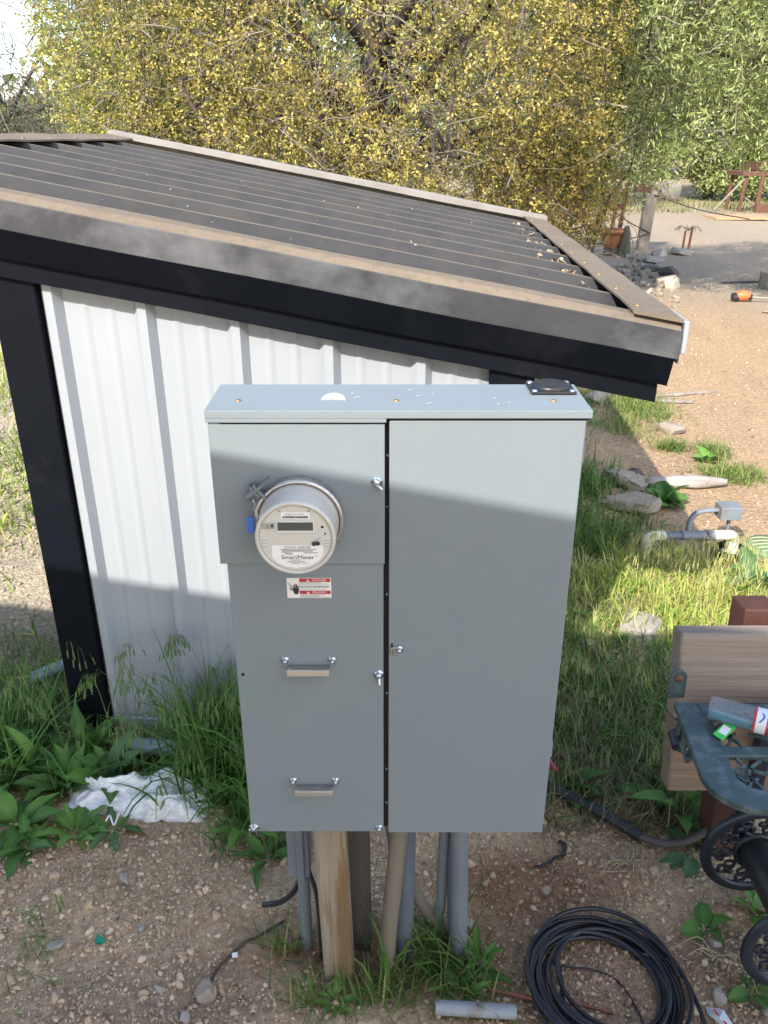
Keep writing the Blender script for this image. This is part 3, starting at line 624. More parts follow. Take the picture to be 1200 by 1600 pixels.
def filigree(name, x0, x1, y0, y1, cols, rows, z):
    q = MB(); w_, h_ = (x1-x0)/cols, (y1-y0)/rows; arc = lambda cx_, cy_, r, a0, a1, n=12: [(cx_+r*math.cos(a0+(a1-a0)*i/n), cy_+r*math.sin(a0+(a1-a0)*i/n)) for i in range(n+1)]
    for i in range(cols):
        for j in range(rows):
            ccx, ccy = x0+(i+.5)*w_, y0+(j+.5)*h_; sg = 1 if (i+j) % 2 else -1; r = .27*min(w_, h_)
            flatstrip(q, arc(ccx+.10*w_*sg, ccy, r, .5, .5+5.2, 16), .0085, z)
            flatstrip(q, arc(ccx+.10*w_*sg, ccy, r*.45, 1.5, 1.5+4.0, 10), .0070, z)
            flatstrip(q, arc(ccx-.5*w_, ccy-.5*h_, .62*min(w_, h_), 0, math.pi/2), .0085, z); flatstrip(q, arc(ccx+.5*w_, ccy+.5*h_, .62*min(w_, h_), math.pi, 1.5*math.pi), .0085, z)
            sp = [(p[0], p[1]) for p in spline([(ccx-.5*w_, ccy+.5*h_*sg, 0), (ccx-.15*w_, ccy+.30*h_*sg, 0), (ccx+.05*w_, ccy-.12*h_*sg, 0), (ccx+.5*w_, ccy-.42*h_*sg, 0)], 5)]
            flatstrip(q, sp, .0085, z)
    return q.build(name, M_green, rl)
filigree('tray_openwork', -.215, .215, -.182, -.040, 5, 1, TZ-.006)
filigree('tray_openwork', -.228, .228, -.330, -.212, 5, 1, TZ-.006)
# fixing ears, side brackets, rear tube, drum, two ornate discs
for sx in (-1, 1):
    xx = sx*.258
    q = MB(); poly = [(xx-.023, TZ-.02), (xx+.023, TZ-.02), (xx+.023, TZ+.045)]+[(xx+.023*math.cos(a), TZ+.045+.023*math.sin(a)) for a in np.linspace(0, math.pi, 10)][1:-1]+[(xx-.023, TZ+.045)]
    q.prism(poly, 1, .046-.058, .046-.050); ear = q.build('fixing_ear', M_green, rl, bevel=.0015, loc=(0, 0, 0), rot=(-LEAN*.35, 0, 0))
    q = MB(); q.lathe([(.012, 0), (.012, -.003), (.007, -.005), (.0001, -.006)], 12, axis=1); q.build('rusty_screw', M_rust, ear, loc=(xx, -.012, TZ+.043))
    q = MB(); poly = [(-.012, TZ-.028), (-.23, TZ-.028), (-.20, TZ-.05), (-.12, TZ-.085), (-.10, TZ-.12), (-.05, TZ-.105), (-.012, TZ-.14)]
    n = len(poly)
    for (a, b) in zip(poly, poly[1:]+poly[:1]): q.tube([(xx, a[0], a[1]), (xx, b[0], b[1])], .0065, 6)
    for i in range(9):
        c_ = -.03-.018*i; dd = .02+.011*(9-i); q.tube(spline([(xx, c_, TZ-.03), (xx, c_-.02+.01*(i % 3), TZ-.03-dd*.5), (xx, c_+.008, TZ-.03-dd)], 4), .0042, 6)
    q.build('side_bracket', M_green, rl)
    q = MB(); q.tube([(xx-.004*sx, .01, TZ-.115), (xx-.004*sx, -.034, TZ-.13)], .021, 16); q.build('socket', M_navy, rl)
AZ, AX = .235, .012
q = MB(); q.tube([(AX, .09, AZ), (AX, -.36, AZ-.01)], .018, 14); q.tube([(AX, -.05, AZ), (AX, -.335, AZ-.01)], .047, 28); q.build('drum', M_blackpl, rl)
q = MB(); q.box(-.02, .02, .0, .035, .2, TZ-.05); q.box(-.2, .2, .0, .03, TZ-.075, TZ-.03); q.build('reel_bracket', M_navy, rl, bevel=.003)
for yy in (-.045, -.345):
    q = MB(); cz_ = AZ if yy > -.2 else AZ-.012
    q.lathe([(.127, 0), (.127, -.010), (.134, -.013), (.150, -.013), (.157, -.008), (.157, 0), (.150, .004), (.134, .004), (.127, 0)], 48, (AX, yy, cz_), 1)
    q.lathe([(.048, 0), (.048, -.01), (.064, -.01), (.064, 0), (.048, 0)], 24, (AX, yy, cz_), 1)
    for k in range(10):
        a = 2*math.pi*k/10; ca, sa = math.cos(a), math.sin(a)
        P_ = lambda r, o: (AX+r*math.cos(a+o), yy-.004, cz_+r*math.sin(a+o))
        q.tube(spline([P_(.062, 0), P_(.085, .22), P_(.108, -.05), P_(.13, .12)], 4), .0055, 6)
        q.tube(spline([P_(.062, .1), P_(.09, -.12), P_(.112, .22), P_(.13, -.05)], 4), .0045, 6)
        q.lathe([(.0001, -.006), (.008, -.005), (.012, 0), (.0001, .003)], 8, P_(.1, .3), 1)
    q.build('reel_disc', M_navy, rl)

# bottle and packet on the tray
bt = thing('water_bottle', 'clear plastic bottle with blue liquid lying on the green tray', 'bottle', (.838, 1.712, TZ+.036), (0, 0, math.radians(-27)))
M_pet, tt, bb_ = nodemat('clear pet'); bb_.inputs['Roughness'].default_value = .1; bb_.inputs['Base Color'].default_value = (.62, .66, .70, 1); bb_.inputs['Specular IOR Level'].default_value = .9
tr_ = tt.nodes.new('ShaderNodeBsdfTransparent'); tr_.inputs[0].default_value = (.93, .95, .97, 1); mx_ = tt.nodes.new('ShaderNodeMixShader'); mx_.inputs[0].default_value = .16
tt.links.new(tr_.outputs[0], mx_.inputs[1]); tt.links.new(bb_.outputs[0], mx_.inputs[2]); tt.links.new(mx_.outputs[0], tt.nodes['Material Output'].inputs[0])
prof = [(.0001, .006), (.018, .004), (.026, 0), (.031, .004), (.0325, .012)]
for i in range(7): prof += [(.0325, .014+.0125*i), (.0305, .0185+.0125*i), (.0325, .023+.0125*i)]
prof += [(.0325, .105), (.032, .145), (.031, .158), (.024, .180), (.014, .198), (.0125, .205), (.0125, .214)]
q = MB(); q.lathe(prof, 28, axis=0)
for i, v in enumerate(q.v):
    a = 1+.05*math.sin(v[0]*70+v[1]*60)*math.sin(v[2]*110); q.v[i] = (v[0], v[1]*a, v[2]*(2-a))
q.build('bottle_shell', M_pet, bt)
M_liq, tt, bb_ = nodemat('blue liquid'); bb_.inputs['Transmission Weight'].default_value = .0; bb_.inputs['Base Color'].default_value = (.012, .15, .24, 1); bb_.inputs['Roughness'].default_value = .08
q = MB(); lp = [(y, z) for (y, z) in [(.0295*math.cos(a), .0295*math.sin(a)) for a in np.linspace(math.pi+.15, 2*math.pi-.15, 14)]]
nl = len(lp)
for (x, kz) in ((.006, 1), (.05, .96), (.10, .78), (.15, .40)):
    for (y, z) in lp: q.v.append((x, y*kz, -.0295+(z+.0295)*(1-.2*(x > .1)) if kz < 1 else z))
for i in range(3):
    for j in range(nl-1): q.f.append((i*nl+j, i*nl+j+1, (i+1)*nl+j+1, (i+1)*nl+j)); q.mi.append(0); q.sm.append(True)
    q.f.append((i*nl+nl-1, i*nl, (i+1)*nl, (i+1)*nl+nl-1)); q.mi.append(0); q.sm.append(False)
q.f += [tuple(range(nl)), tuple(range(3*nl, 4*nl))[::-1]]; q.mi += [0, 0]; q.sm += [False]*2
q.build('blue_liquid', M_liq, bt, rot=(math.radians(-38), 0, 0))
q = MB(); q.lathe([(.0329, .106), (.0329, .112)], 28, axis=0, mi=1); q.lathe([(.0329, .112), (.0327, .1365)], 28, axis=0, mi=0); q.lathe([(.0327, .1365), (.0325, .1425)], 28, axis=0, mi=1)
q.build('bottle_label', [M_paper, M_red], bt)
q = MB()
for (a0, a1, x0, hw) in ((.3, 1.3, .122, .0035), (1.9, 2.7, .125, .003), (-.9, -.2, .128, .0025), (.5, 1.0, .131, .0018)):
    for i in range(8):
        b0 = a0+(a1-a0)*i/8; b1 = a0+(a1-a0)*(i+1)/8; f_ = lambda b: x0+.0045*math.sin((b-a0)/(a1-a0)*4.2)
        q.add([(f_(b0)-hw, .0332*math.cos(b0), .0332*math.sin(b0)), (f_(b0)+hw*.6, .0332*math.cos(b0), .0332*math.sin(b0)), (f_(b1)+hw*.6, .0332*math.cos(b1), .0332*math.sin(b1)), (f_(b1)-hw, .0332*math.cos(b1), .0332*math.sin(b1))], [(0, 1, 2, 3)])
q.build('label_print', M_blue, bt)
q = MB(); q.lathe([(.0135, .206), (.0135, .220), (.0001, .221)], 20, axis=0); q.build('bottle_cap', M_paper, bt)
pk = thing('seed_packet', 'small bright green packet with a white patch on the green tray', 'packet', (.860, 1.652, TZ+.006), (math.radians(8), math.radians(-10), math.radians(38)))
M_pk = mat('bright green print', (.05, .48, .07), (.07, .52, .09), rough=.35, scale=20)
q = MB(); q.box(-.030, .030, -.014, .014, 0, .004); q.build('packet_body', M_pk, pk, bevel=.0018)
q = MB(); q.add([(-.014, -.011, .0045), (.016, -.009, .0045), (.014, .011, .0045), (-.016, .008, .0045)], [(0, 1, 2, 3)]); q.build('packet_patch', M_paper, pk)
q = MB(); q.add([(.028, -.014, .002), (.042, -.008, .006), (.040, .010, .006), (.028, .014, .002)], [(0, 1, 2, 3)]); q.build('packet_flap', M_pk, pk)

# ------------------------------------------------------------------ pump pipes in the lit grass
pw = thing('irrigation_pipework', 'grey and white pipework with a small grey box rising from lit grass', 'pipework', (1.44, 3.98, 0))
def P(a): return [(x-1.44, y-3.98, z) for x, y, z in a]
q = MB(); q.tube(P(spline([(1.425, 3.98, -.05), (1.425, 3.98, .10), (1.43, 3.98, .155), (1.47, 3.98, .18), (1.53, 3.98, .18)], 5)), .032, 16); q.build('elbow', M_pvcwhite, pw)
q = MB(); q.tube(P([(1.525, 3.98, .18), (1.645, 3.98, .182)]), .026, 16); q.build('union_pipe', M_pvcdark, pw)
q = MB(); q.tube(P([(1.635, 3.98, .182), (1.79, 3.98, .184)]), .033, 16); q.build('coupling', M_pvcgrey, pw)
q = MB(); q.tube(P([(1.785, 3.98, .184), (1.83, 3.98, .184)]), .04, 16); q.build('nut', M_pvcdark, pw)
q = MB(); q.tube(P(spline([(1.825, 3.98, .184), (1.90, 3.98, .185), (1.955, 3.99, .17), (1.965, 3.99, .10), (1.965, 3.99, -.02)], 5)), .034, 16); q.build('elbow', M_pvcwhite, pw)
q = MB(); q.lathe([(.085, -.03), (.088, .06), (.092, .065), (.092, .075), (.078, .075), (.075, -.02)], 24, (1.965-1.44, .01, 0)); q.build('valve_can', M_blackpl, pw)
q = MB(); q.tube(P(spline([(1.68, 4.0, .18), (1.69, 4.02, .26), (1.73, 4.04, .32), (1.80, 4.05, .335), (1.90, 4.06, .335)], 5)), .017, 12); q.build('flexible_conduit', M_pvcgrey, pw)
q = MB(); q.box(1.87-1.44, 2.0-1.44, .03, .13, .28, .375); q.build('wire_box', M_pvcgrey, pw, bevel=.005)
q = MB(); q.tube(P([(1.95, 4.06, .0), (1.95, 4.06, .285)]), .012, 10); q.build('stub', M_pvcgrey, pw)
pw.scale = (.88, 1, .76)
vl = thing('valve_lid', 'oval green valve cover lying flat on the tan soil', 'valve cover', (2.17, 4.09, gh(2.17, 4.09)+.012))
q = MB(); q.lathe([(.15, -.02), (.152, .006), (.145, .014), (.0001, .016)], 32); o = q.build('lid_plate', mat('faded green plastic', (.10, .19, .10), (.20, .25, .13), rough=.6, scale=7, stretch=(.4, 3, 1)), vl); o.scale = (1, .9, 1)
q = MB()
for k in range(5): q.tube(spline([(-.11+.01*abs(k-2), -.08+.04*k, .0165), (-.03, -.07+.04*k, .018), (.05, -.085+.04*k, .018), (.11, -.075+.04*k, .0165)], 4), .004, 6)
q.build('lid_rib', mat('worn yellow green', (.42, .40, .22), rough=.8), vl)
rim = thing('drain_ring', 'half buried dark round collar in front of the green valve cover', 'collar', (2.08, 3.84, gh(2.08, 3.84)))
q = MB(); q.lathe([(.10, -.03), (.105, .012), (.098, .016), (.09, .010), (.085, -.03)], 28); q.build('collar', mat('dusty black plastic', (.05, .045, .04), (.16, .13, .10), rough=.8, scale=12), rim)

# ------------------------------------------------------------------ loose stones, logs and litter
def rock(x, y, sx, sy, sz, label, m=M_stone, name='stone', cat='stone', rz=0, seed=1, sink=.3, sub=3, rough=.28):
    rs = np.random.RandomState(seed)
    import bmesh
    bm = bmesh.new(); bmesh.ops.create_icosphere(bm, subdivisions=sub, radius=1.0)
    P0 = np.array([v.co[:] for v in bm.verts]); P0 = np.sign(P0)*np.abs(P0)**.62; cuts = rs.normal(size=(9, 3)); cuts /= np.linalg.norm(cuts, axis=1)[:, None]; dist = rs.uniform(.55, .95, 9)
    for c_, dd in zip(cuts, dist):
        t = P0@c_; ex = np.clip(t-dd, 0, None); P0 -= ex[:, None]*c_
    P0 *= (1+(noise3(P0, 2.3, seed)-.5)*rough*1.4+(noise3(P0, 7.5, seed+2)-.5)*.16)[:, None]
    P0 *= np.array([sx, sy, sz])
    for v, p in zip(bm.verts, P0): v.co = p
    me = bpy.data.meshes.new(name); bm.to_mesh(me); bm.free()
    me.polygons.foreach_set('use_smooth', [sub > 2]*len(me.polygons))
    o = link(name, me, m); es = o.modifiers.new('edges', 'EDGE_SPLIT'); es.split_angle = math.radians(26); o.location = (x, y, gh(x, y)+sz*(1-sink)*.75); o.rotation_euler = (rs.uniform(-.15, .15), rs.uniform(-.15, .15), rz)
    return tag(o, label, cat)
RK = [(-.482, 1.463, .036, .030, .028, 'triangular tan stone on the gravel at the lower left of the posts', M_stone2),
      (-.52, 1.40, .018, .014, .012, 'small grey stone below the triangular tan stone', M_stone),
      (-.605, 1.475, .019, .012, .010, 'smooth pale pebble left of the triangular tan stone', M_stone),
      (-.705, 1.66, .017, .010, .008, 'flat whitish pebble beside the green foil scrap', M_stone),
      (-.93, 1.60, .026, .014, .011, 'long pale pebble at the far left of the gravel', M_stone),
      (-.80, 1.83, .026, .013, .012, 'long pale pebble below the plastic sheet', M_stone),
      (.50, 1.80, .018, .013, .012, 'small round stone on the dark soil right of the conduits', M_stone2),
      (.245, 1.70, .022, .018, .02, 'pale stone standing beside the long grey conduit', M_stone),
      (1.185, 3.24, .15, .11, .035, 'flat pale stone in the sunlit grass', M_stone),
      (.925, 3.10, .048, .040, .038, 'small pale stone at the edge of the shade', M_stone),
      (1.60, 5.02, .15, .13, .06, 'large flat tan stone in the shed shade', M_stone2),
      (1.52, 4.62, .17, .13, .055, 'broad tan stone in front of the large flat one', M_stone2),
      (1.76, 7.35, .20, .15, .13, 'pale boulder beyond the cabinet top corner', M_stone2),
      (1.98, 7.45, .22, .16, .12, 'pale boulder under the eave, right of the first', M_stone),
      (1.55, 7.6, .20, .16, .13, 'pale boulder behind the black hub plate', M_stone2),
      (1.86, 6.95, .15, .10, .07, 'brown stone half hidden in grass under the eave', M_stone2),
      (2.25, 6.1, .10, .08, .05, 'brown stone between the grass tufts on tan soil', M_stone2),
      (5.1, 10.9, .16, .12, .04, 'pale flat stone in the dappled shade', M_stone),
      (4.35, 13.0, .22, .14, .12, 'cream coloured block behind the roof corner', mat('cream block', (.52, .44, .33), (.44, .37, .28), rough=.9, scale=5)),
      (5.35, 16.5, .2, .14, .09, 'white rock at the foot of the fence post', M_stone),
      (5.8, 16.7, .25, .2, .10, 'pale rock to the right of the fence post foot', M_stone),
      (4.95, 15.6, .2, .14, .09, 'grey rock in the rubble left of the fence post', M_stone),
      (4.62, 14.6, .19, .14, .08, 'slate grey rock in the rubble below the flower pot', mat('slate', (.12, .11, .10), (.085, .08, .075), rough=.8, scale=6)),
      (4.75, 14.0, .2, .16, .10, 'dark rock right of the slate grey one', mat('dark rock', (.09, .08, .07), (.06, .055, .05), rough=.9, scale=6)),
      (10.0, 31.8, .9, .5, .42, 'long whitish mound before the far trees', M_stone),
      (1.13, 1.44, .036, .03, .022, 'angular brown stone under the front reel disc', M_stone2),
      (1.02, 1.415, .024, .022, .018, 'rounded brown stone at the lower right', M_stone2),
      (.94, 1.60, .022, .014, .016, 'grey flake of stone between the coil and the reel', M_stone),
      (.90, 1.45, .026, .022, .02, 'grey stone right of the coil', M_stone)]
for i, r in enumerate(RK): rock(r[0], r[1], r[2], r[3], r[4], r[5], r[6], rz=(i*1.7) % 3.1, seed=20+i)
def logthing(label, x, y, L, r, rz, m=M_log, seed=0, n=9, flat=.8, name='log', cat='log'):
    t = thing(name, label, cat, (x, y, gh(x, y)+r*.6), (0, 0, rz)); rs = np.random.RandomState(seed)
    q = MB(); xs = np.linspace(-L/2, L/2, n); k = 14; up = []
    for x_ in xs:
        s = r*(1-.45*abs(x_/L*2)**2.5)
        for j in range(k):
            a = 2*math.pi*j/k; rr = s*(1+rs.uniform(-.22, .22)); q.v.append((x_+rs.uniform(-.02, .02), rr*math.cos(a)*1.2+.03*math.sin(x_*5), rr*math.sin(a)*flat))
    for i in range(n-1):
        for j in range(k): q.f.append((i*k+j, i*k+(j+1) % k, (i+1)*k+(j+1) % k, (i+1)*k+j)); q.mi.append(0); q.sm.append(True)
    q.f += [tuple(range(k))[::-1], tuple(range((n-1)*k, n*k))]; q.mi += [0, 0]; q.sm += [False]*2
    q.build('trunk', m, t); return t
logthing('bleached splintered log lying across the shed shadow edge', 1.98, 4.98, .52, .052, -.10, seed=3)
logthing('dark end of rotten log beside the large flat tan stone', 1.68, 5.10, .16, .05, .9, M_darkwood, seed=4)
logthing('thin grey dead branch on tan soil below the roof corner', 2.70, 7.15, .62, .022, .12, M_fencewood, seed=5, name='dead_branch', cat='branch')
logthing('short forked dead branch in front of the thin grey one', 2.52, 6.90, .34, .024, -.25, M_fencewood, seed=6, name='dead_branch', cat='branch')
logthing('dark stick lying on pale soil before the wood block', 5.75, 13.4, .75, .025, .05, M_darkwood, seed=7, name='stick', cat='stick')
pipe('twig', 'long thin dark twig on the gravel beside the triangular stone', 'twig', [(a, b, gh(a, b)+.008) for a, b, c in spline([(-.475, 1.485, 0), (-.46, 1.54, 0), (-.42, 1.60, 0), (-.36, 1.65, 0), (-.29, 1.70, 0)], 5)], .004, M_bark, n=6)
def straw_knot(label, x, y, n, r, m, seed=0):
    rs = random.Random(seed); t = thing('dry_roots', label, 'roots', (x, y, gh(x, y)))
    q = MB()
    for k in range(n):
        a = rs.uniform(0, 6.28); l = r*rs.uniform(.5, 1.2); b = a+rs.uniform(-.8, .8)
        q.tube(spline([(rs.uniform(-.01, .01), rs.uniform(-.01, .01), .008), (l*.5*math.cos(a), l*.5*math.sin(a), .012+.02*rs.random()), (l*math.cos(b), l*math.sin(b), .004)], 4), [.0016]*8+[.0008], 5)
    q.build('root_strands', m, t)
M_straw = mat('dry straw', (.45, .36, .23), (.34, .26, .17), rough=.85, scale=12)
straw_knot('tuft of dry straw coloured roots on the gravel above the coil', .775, 1.89, 22, .10, M_straw, 1)
straw_knot('few dry root strands right of the cable coil', .93, 1.56, 8, .11, M_straw, 2)
q = MB(); q.tube(spline([(0, 0, .006), (-.03, -.012, .012), (-.05, -.03, .008), (-.10, -.045, .005)], 5), .006, 6, flat=.4); q.tube(spline([(0, 0, .01), (.01, .03, .02), (-.005, .055, .012)], 4), .008, 6, flat=.4)
o = q.build('plastic_scrap', M_blackpl, None, loc=(.575, 1.93, gh(.575, 1.93))); tag(o, 'torn scrap of black plastic on the dark soil', 'scrap')
M_foil = mat('green foil', (.01, .22, .15), (.02, .30, .21), rough=.25, metal=.5, scale=40)
q = MB(); q.add([(-.017, -.006, 0), (-.006, .010, .012), (.004, -.008, .009), (.017, .0, .002), (.004, -.012, 0), (-.012, .012, .016)], [(0, 1, 2), (1, 3, 2), (0, 2, 4), (0, 5, 1), (2, 3, 4)]); o = q.build('foil_scrap', M_foil, None, loc=(-.806, 1.615, gh(-.806, 1.615)+.006)); tag(o, 'crumpled green foil scrap on the gravel', 'foil scrap')
q = MB(); q.box(-.008, .008, -.007, .007, 0, .003); o = q.build('paper_chip', M_paper, None, bevel=.001, loc=(-.421, 1.581, gh(-.421, 1.581)+.012), rot=(.2, .1, .3)); tag(o, 'tiny white square chip on the gravel by the twig', 'chip')
q = MB(); q.tube(spline([(-.012, 0, .02), (.0, .01, .035), (.012, -.008, .03), (.02, -.016, .02), (.026, .004, .03), (.03, .016, .04)], 5), .0028, 6); o = q.build('wire_clip', M_paper, None, loc=(-.905, 2.03, .03)); tag(o, 'bent white wire clip in the weeds below the plastic sheet', 'clip')
q = MB(); q.add([(-.04, 0, 0), (.0, .012, .012), (.04, -.012, .004), (.03, -.03, 0), (-.03, -.02, .004), (.0, -.018, .016)], [(0, 5, 1), (1, 5, 2), (2, 5, 3), (3, 5, 4), (4, 5, 0)], 0); q.add([(-.02, -.004, .016), (.03, -.022, .010), (.028, -.027, .010), (-.022, -.009, .016)], [(0, 1, 2, 3)], 1)
o = q.build('wrapper', [mat('pale blue wrapper', (.42, .50, .58), (.60, .62, .64), rough=.3, scale=50), M_red], None, loc=(.885, 1.405, gh(.885, 1.405)+.008), rot=(0, 0, -.7)); tag(o, 'crumpled pale wrapper with a red stripe beside the coil', 'wrapper')
q = MB(); q.lathe([(.0001, .02), (.05, .02), (.062, .03), (.07, .045), (.066, .045), (.052, .012), (.0001, .01)], 24); o = q.build('dish', mat('red plastic', (.42, .06, .09), (.36, .05, .08), rough=.4, scale=20), None, loc=(.575, 2.30, .03), rot=(0, math.radians(55), .3)); tag(o, 'red plastic dish half hidden behind the cabinet edge', 'dish')
pipe('blue_pipe', 'pale blue pipe lying in weeds left of the shed post', 'pipe', [(-1.46, 2.80, .06), (-1.12, 3.09, .07)], .026, M_pvcblue)
pipe('blue_pipe', 'pale blue pipe along the foot of the white shed wall', 'pipe', [(-.98, 2.40, .05), (-.45, 2.375, .045)], .03, M_pvcblue)
# plastic sheet
n = 46; U, V_ = np.meshgrid(np.linspace(-1, 1, n*2), np.linspace(-1, 1, n))
bx = U*.25+.012*noise2(U*2, V_*2, 3, 5)-.006; by = V_*.085*(1-.25*U**2)+.03*np.clip(V_, 0, 1)*np.exp(-((U-.35)/.25)**2)
rid = np.abs(noise2(U*2.6+V_*1.2, V_*.9-U*.8, 1.0, 71, 1)-.5)*2; rid2 = np.abs(noise2(U*5-V_*1.8, V_*1.9+U*1.6, 1.0, 75, 1)-.5)*2
edge = np.clip(1-np.maximum(np.abs(U)**5, np.abs(V_)**3), 0, 1)
bz = edge*(.030+.050*(1-rid)**3+.022*(1-rid2)**4+.05*np.exp(-((U-.32)/.22)**2-((V_-.7)/.4)**2))+.012
bx = bx+(noise2(U*2, V_*3, 1, 81, 2)-.5)*.05; by = by+(noise2(U*4, V_*1.5, 1, 83, 2)-.5)*.055
M_bag, tt, bb_ = nodemat('crumpled clear plastic'); bb_.inputs['Base Color'].default_value = (.93, .94, .95, 1); bb_.inputs['Roughness'].default_value = .22; bb_.inputs['Specular IOR Level'].default_value = .6
tr_ = tt.nodes.new('ShaderNodeBsdfTransparent'); mx_ = tt.nodes.new('ShaderNodeMixShader'); nz = tt.nodes.new('ShaderNodeTexNoise'); nz.inputs['Scale'].default_value = 14; mr_ = tt.nodes.new('ShaderNodeMapRange')
mr_.inputs[1].default_value = .35; mr_.inputs[2].default_value = .7; mr_.inputs[3].default_value = .70; mr_.inputs[4].default_value = .92
tt.links.new(nz.outputs[0], mr_.inputs[0]); tt.links.new(mr_.outputs[0], mx_.inputs[0]); tt.links.new(tr_.outputs[0], mx_.inputs[1]); tt.links.new(bb_.outputs[0], mx_.inputs[2]); tt.links.new(mx_.outputs[0], tt.nodes['Material Output'].inputs[0])
bv = np.stack([bx.ravel(), by.ravel(), bz.ravel()], 1); w2 = n*2; jj = (np.arange(n-1)[:, None]*w2+np.arange(w2-1)[None]).ravel()
o = quick('plastic_sheet', bv, np.stack([jj, jj+1, jj+w2+1, jj+w2], 1), M_bag, smooth=True, loc=(-.845, 2.17, .0)); o.rotation_euler = (.12, 0, -.09); tag(o, 'crumpled translucent white plastic sheet on the weeds', 'plastic sheet')

# ------------------------------------------------------------------ things along the far right
fp = thing('fence_post', 'stout grey wooden fence post with a rusty cap', 'fence post', (5.22, 17.3, gh(5.22, 17.3)))
q = MB(); q.box(-.11, .11, -.09, .09, -.1, 1.30); q.build('shaft', M_fencewood, fp, bevel=.02, rot=(0, math.radians(2.5), 0))
q = MB(); q.box(-.28, .02, -.12, .12, 1.10, 1.24); q.build('rusty_plate', M_rust, fp, bevel=.01)
q = MB()
for i, (a, b) in enumerate((((.08, -.1, 1.05), (1.95, -.3, .62)), ((.08, -.1, .35), (-.95, -.2, .95)), ((.08, -.1, .33), (-1.2, -.3, .15)))):
    q.tube(spline([a, ((a[0]+b[0])/2, -.15, (a[2]+b[2])/2-.06), b], 5), .012, 5)
q.build('wire', M_bark, fp)
for i, (x, y, hh, tl, lab) in enumerate(((4.78, 17.6, 1.25, 4, 'thin rusty leaning fence stake left of the stout post'), (4.55, 17.9, 1.15, -1, 'thin grey fence stake beside the flower pot'))):
    t = thing('fence_stake', lab, 'fence stake', (x, y, gh(x, y))); q = MB(); q.tube([(0, 0, -.1), (hh*math.sin(math.radians(tl)), 0, hh)], .045, 8); q.build('shaft', M_rust if i == 0 else M_fencewood, t)
    q = MB(); q.box(-.06, .06, -.05, .05, hh*.6, hh*.68); q.build('bracket', M_rust, t)
st_ = thing('tree_stump', 'narrow dark mossy stump beside the flower pot', 'stump', (4.62, 16.4, gh(4.62, 16.4)))
st_.scale = (.55, .55, .8); q = MB(); q.lathe([(.20, -.1), (.19, .2), (.14, .55), (.08, .68), (.0001, .70)], 12); q.build('stump_wood', mat('mossy wood', (.07, .085, .05), (.10, .09, .07), rough=.95, scale=6, bump=.5), st_)
pt = thing('flower_pot', 'big terracotta pot with a rolled rim behind the roof edge', 'flower pot', (4.42, 16.6, gh(4.42, 16.6)))
pt.scale = (.76, .76, .56); q = MB(); q.lathe([(.19, .25), (.30, .62), (.31, .70), (.345, .70), (.35, .84), (.33, .85), (.30, .82), (.29, .76)], 28); q.build('pot', M_clay, pt)
q = MB(); q.lathe([(.30, .77), (.0001, .79)], 20); q.build('potting_soil', M_darkwood, pt)
q = MB(); q.lathe([(.20, -.1), (.21, .24), (.0001, .25)], 12); q.build('plinth', M_darkwood, pt)
q = MB(); q.tube([(-.05, 0, .75), (-.03, 0, 1.2), (.0, .02, 1.55)], .05, 8); q.build('stem', M_rust, pt)
tw_scale = .78
tw = thing('string_trimmer', 'orange tool head with a long pale shaft on the ground', 'garden tool', (5.02, 11.7, gh(5.02, 11.7)))
tw.scale = (tw_scale,)*3
q = MB(); q.tube([(-.11, 0, .07), (-.09, 0, .09), (.0, 0, .11), (.10, -.02, .10), (.12, -.02, .09)], [.05, .085, .10, .085, .05], 12); q.build('motor_housing', M_orange, tw)
q = MB(); q.tube([(-.17, 0, .07), (-.08, 0, .08)], .085, 12); q.tube([(.08, -.02, .09), (.16, -.03, .08)], .055, 10); q.build('black_collar', M_blackpl, tw)
q = MB(); q.tube([(.14, -.03, .08), (1.5, -.25, .03)], .022, 8); q.build('shaft', mat('olive shaft', (.25, .25, .17), rough=.5), tw)
wk = thing('wood_block', 'squared brown wood block at the right edge', 'wood block', (5.98, 12.9, gh(5.98, 12.9)), (0, 0, .2))
q = MB(); q.box(-.16, .4, -.15, .15, -.02, .24); q.build('block', M_fencewood, wk, bevel=.01)
bd = thing('flat_board', 'flat orange tan board lying on the far gravel', 'board', (9.75, 24.1, gh(9.75, 24.1)), (0, 0, .05))
q = MB(); q.box(-.75, .75, -.5, .5, .0, .06); q.build('board', mat('sun bleached ply', (.50, .30, .16), (.42, .25, .14), rough=.85, scale=3), bd)
rk_ = thing('rusty_rack', 'rusty steel frame on legs at the far right', 'steel frame', (10.55, 25.6, gh(10.55, 25.6)))
q = MB()
for (x, y) in ((-.1, 0), (1.6, 0), (-.1, 1.0), (1.6, 1.0)): q = MB(); q.tube([(x-.02, y, -.1), (x+.05, y, 1.0)], .06, 8); q.build('leg', M_rust, rk_)
q = MB(); q.box(-.2, 1.8, -.1, 1.1, .98, 1.10); q.box(.25, 1.8, -.1, 1.1, 1.12, 1.34); q.build('top_rail', M_rust, rk_)
q = MB(); q.tube([(.35, -.05, -.1), (.42, -.05, 1.3)], .07, 8); q.build('upright', M_rust, rk_)
q = MB(); q.tube([(-.9, -.1, .05), (-.05, 0, .95)], .03, 8); q.tube([(-.1, .2, .5), (.5, -.1, .05)], .02, 8); q.build('brace', M_fencewood, rk_)
q = MB(); q.box(.3, 1.8, -.2, -.1, -.05, .22); q.build('base_rail', M_rust, rk_)
sk_ = thing('sapling_stakes', 'pair of small reddish stalks right of the fence post', 'plant', (6.0, 17.0, gh(6.0, 17.0)))
q = MB(); q.tube([(-.06, 0, -.05), (-.05, 0, .42)], .022, 6); q.tube([(.05, 0, -.05), (.08, 0, .5)], .025, 6); q.build('stem', M_clay, sk_)
q = MB()
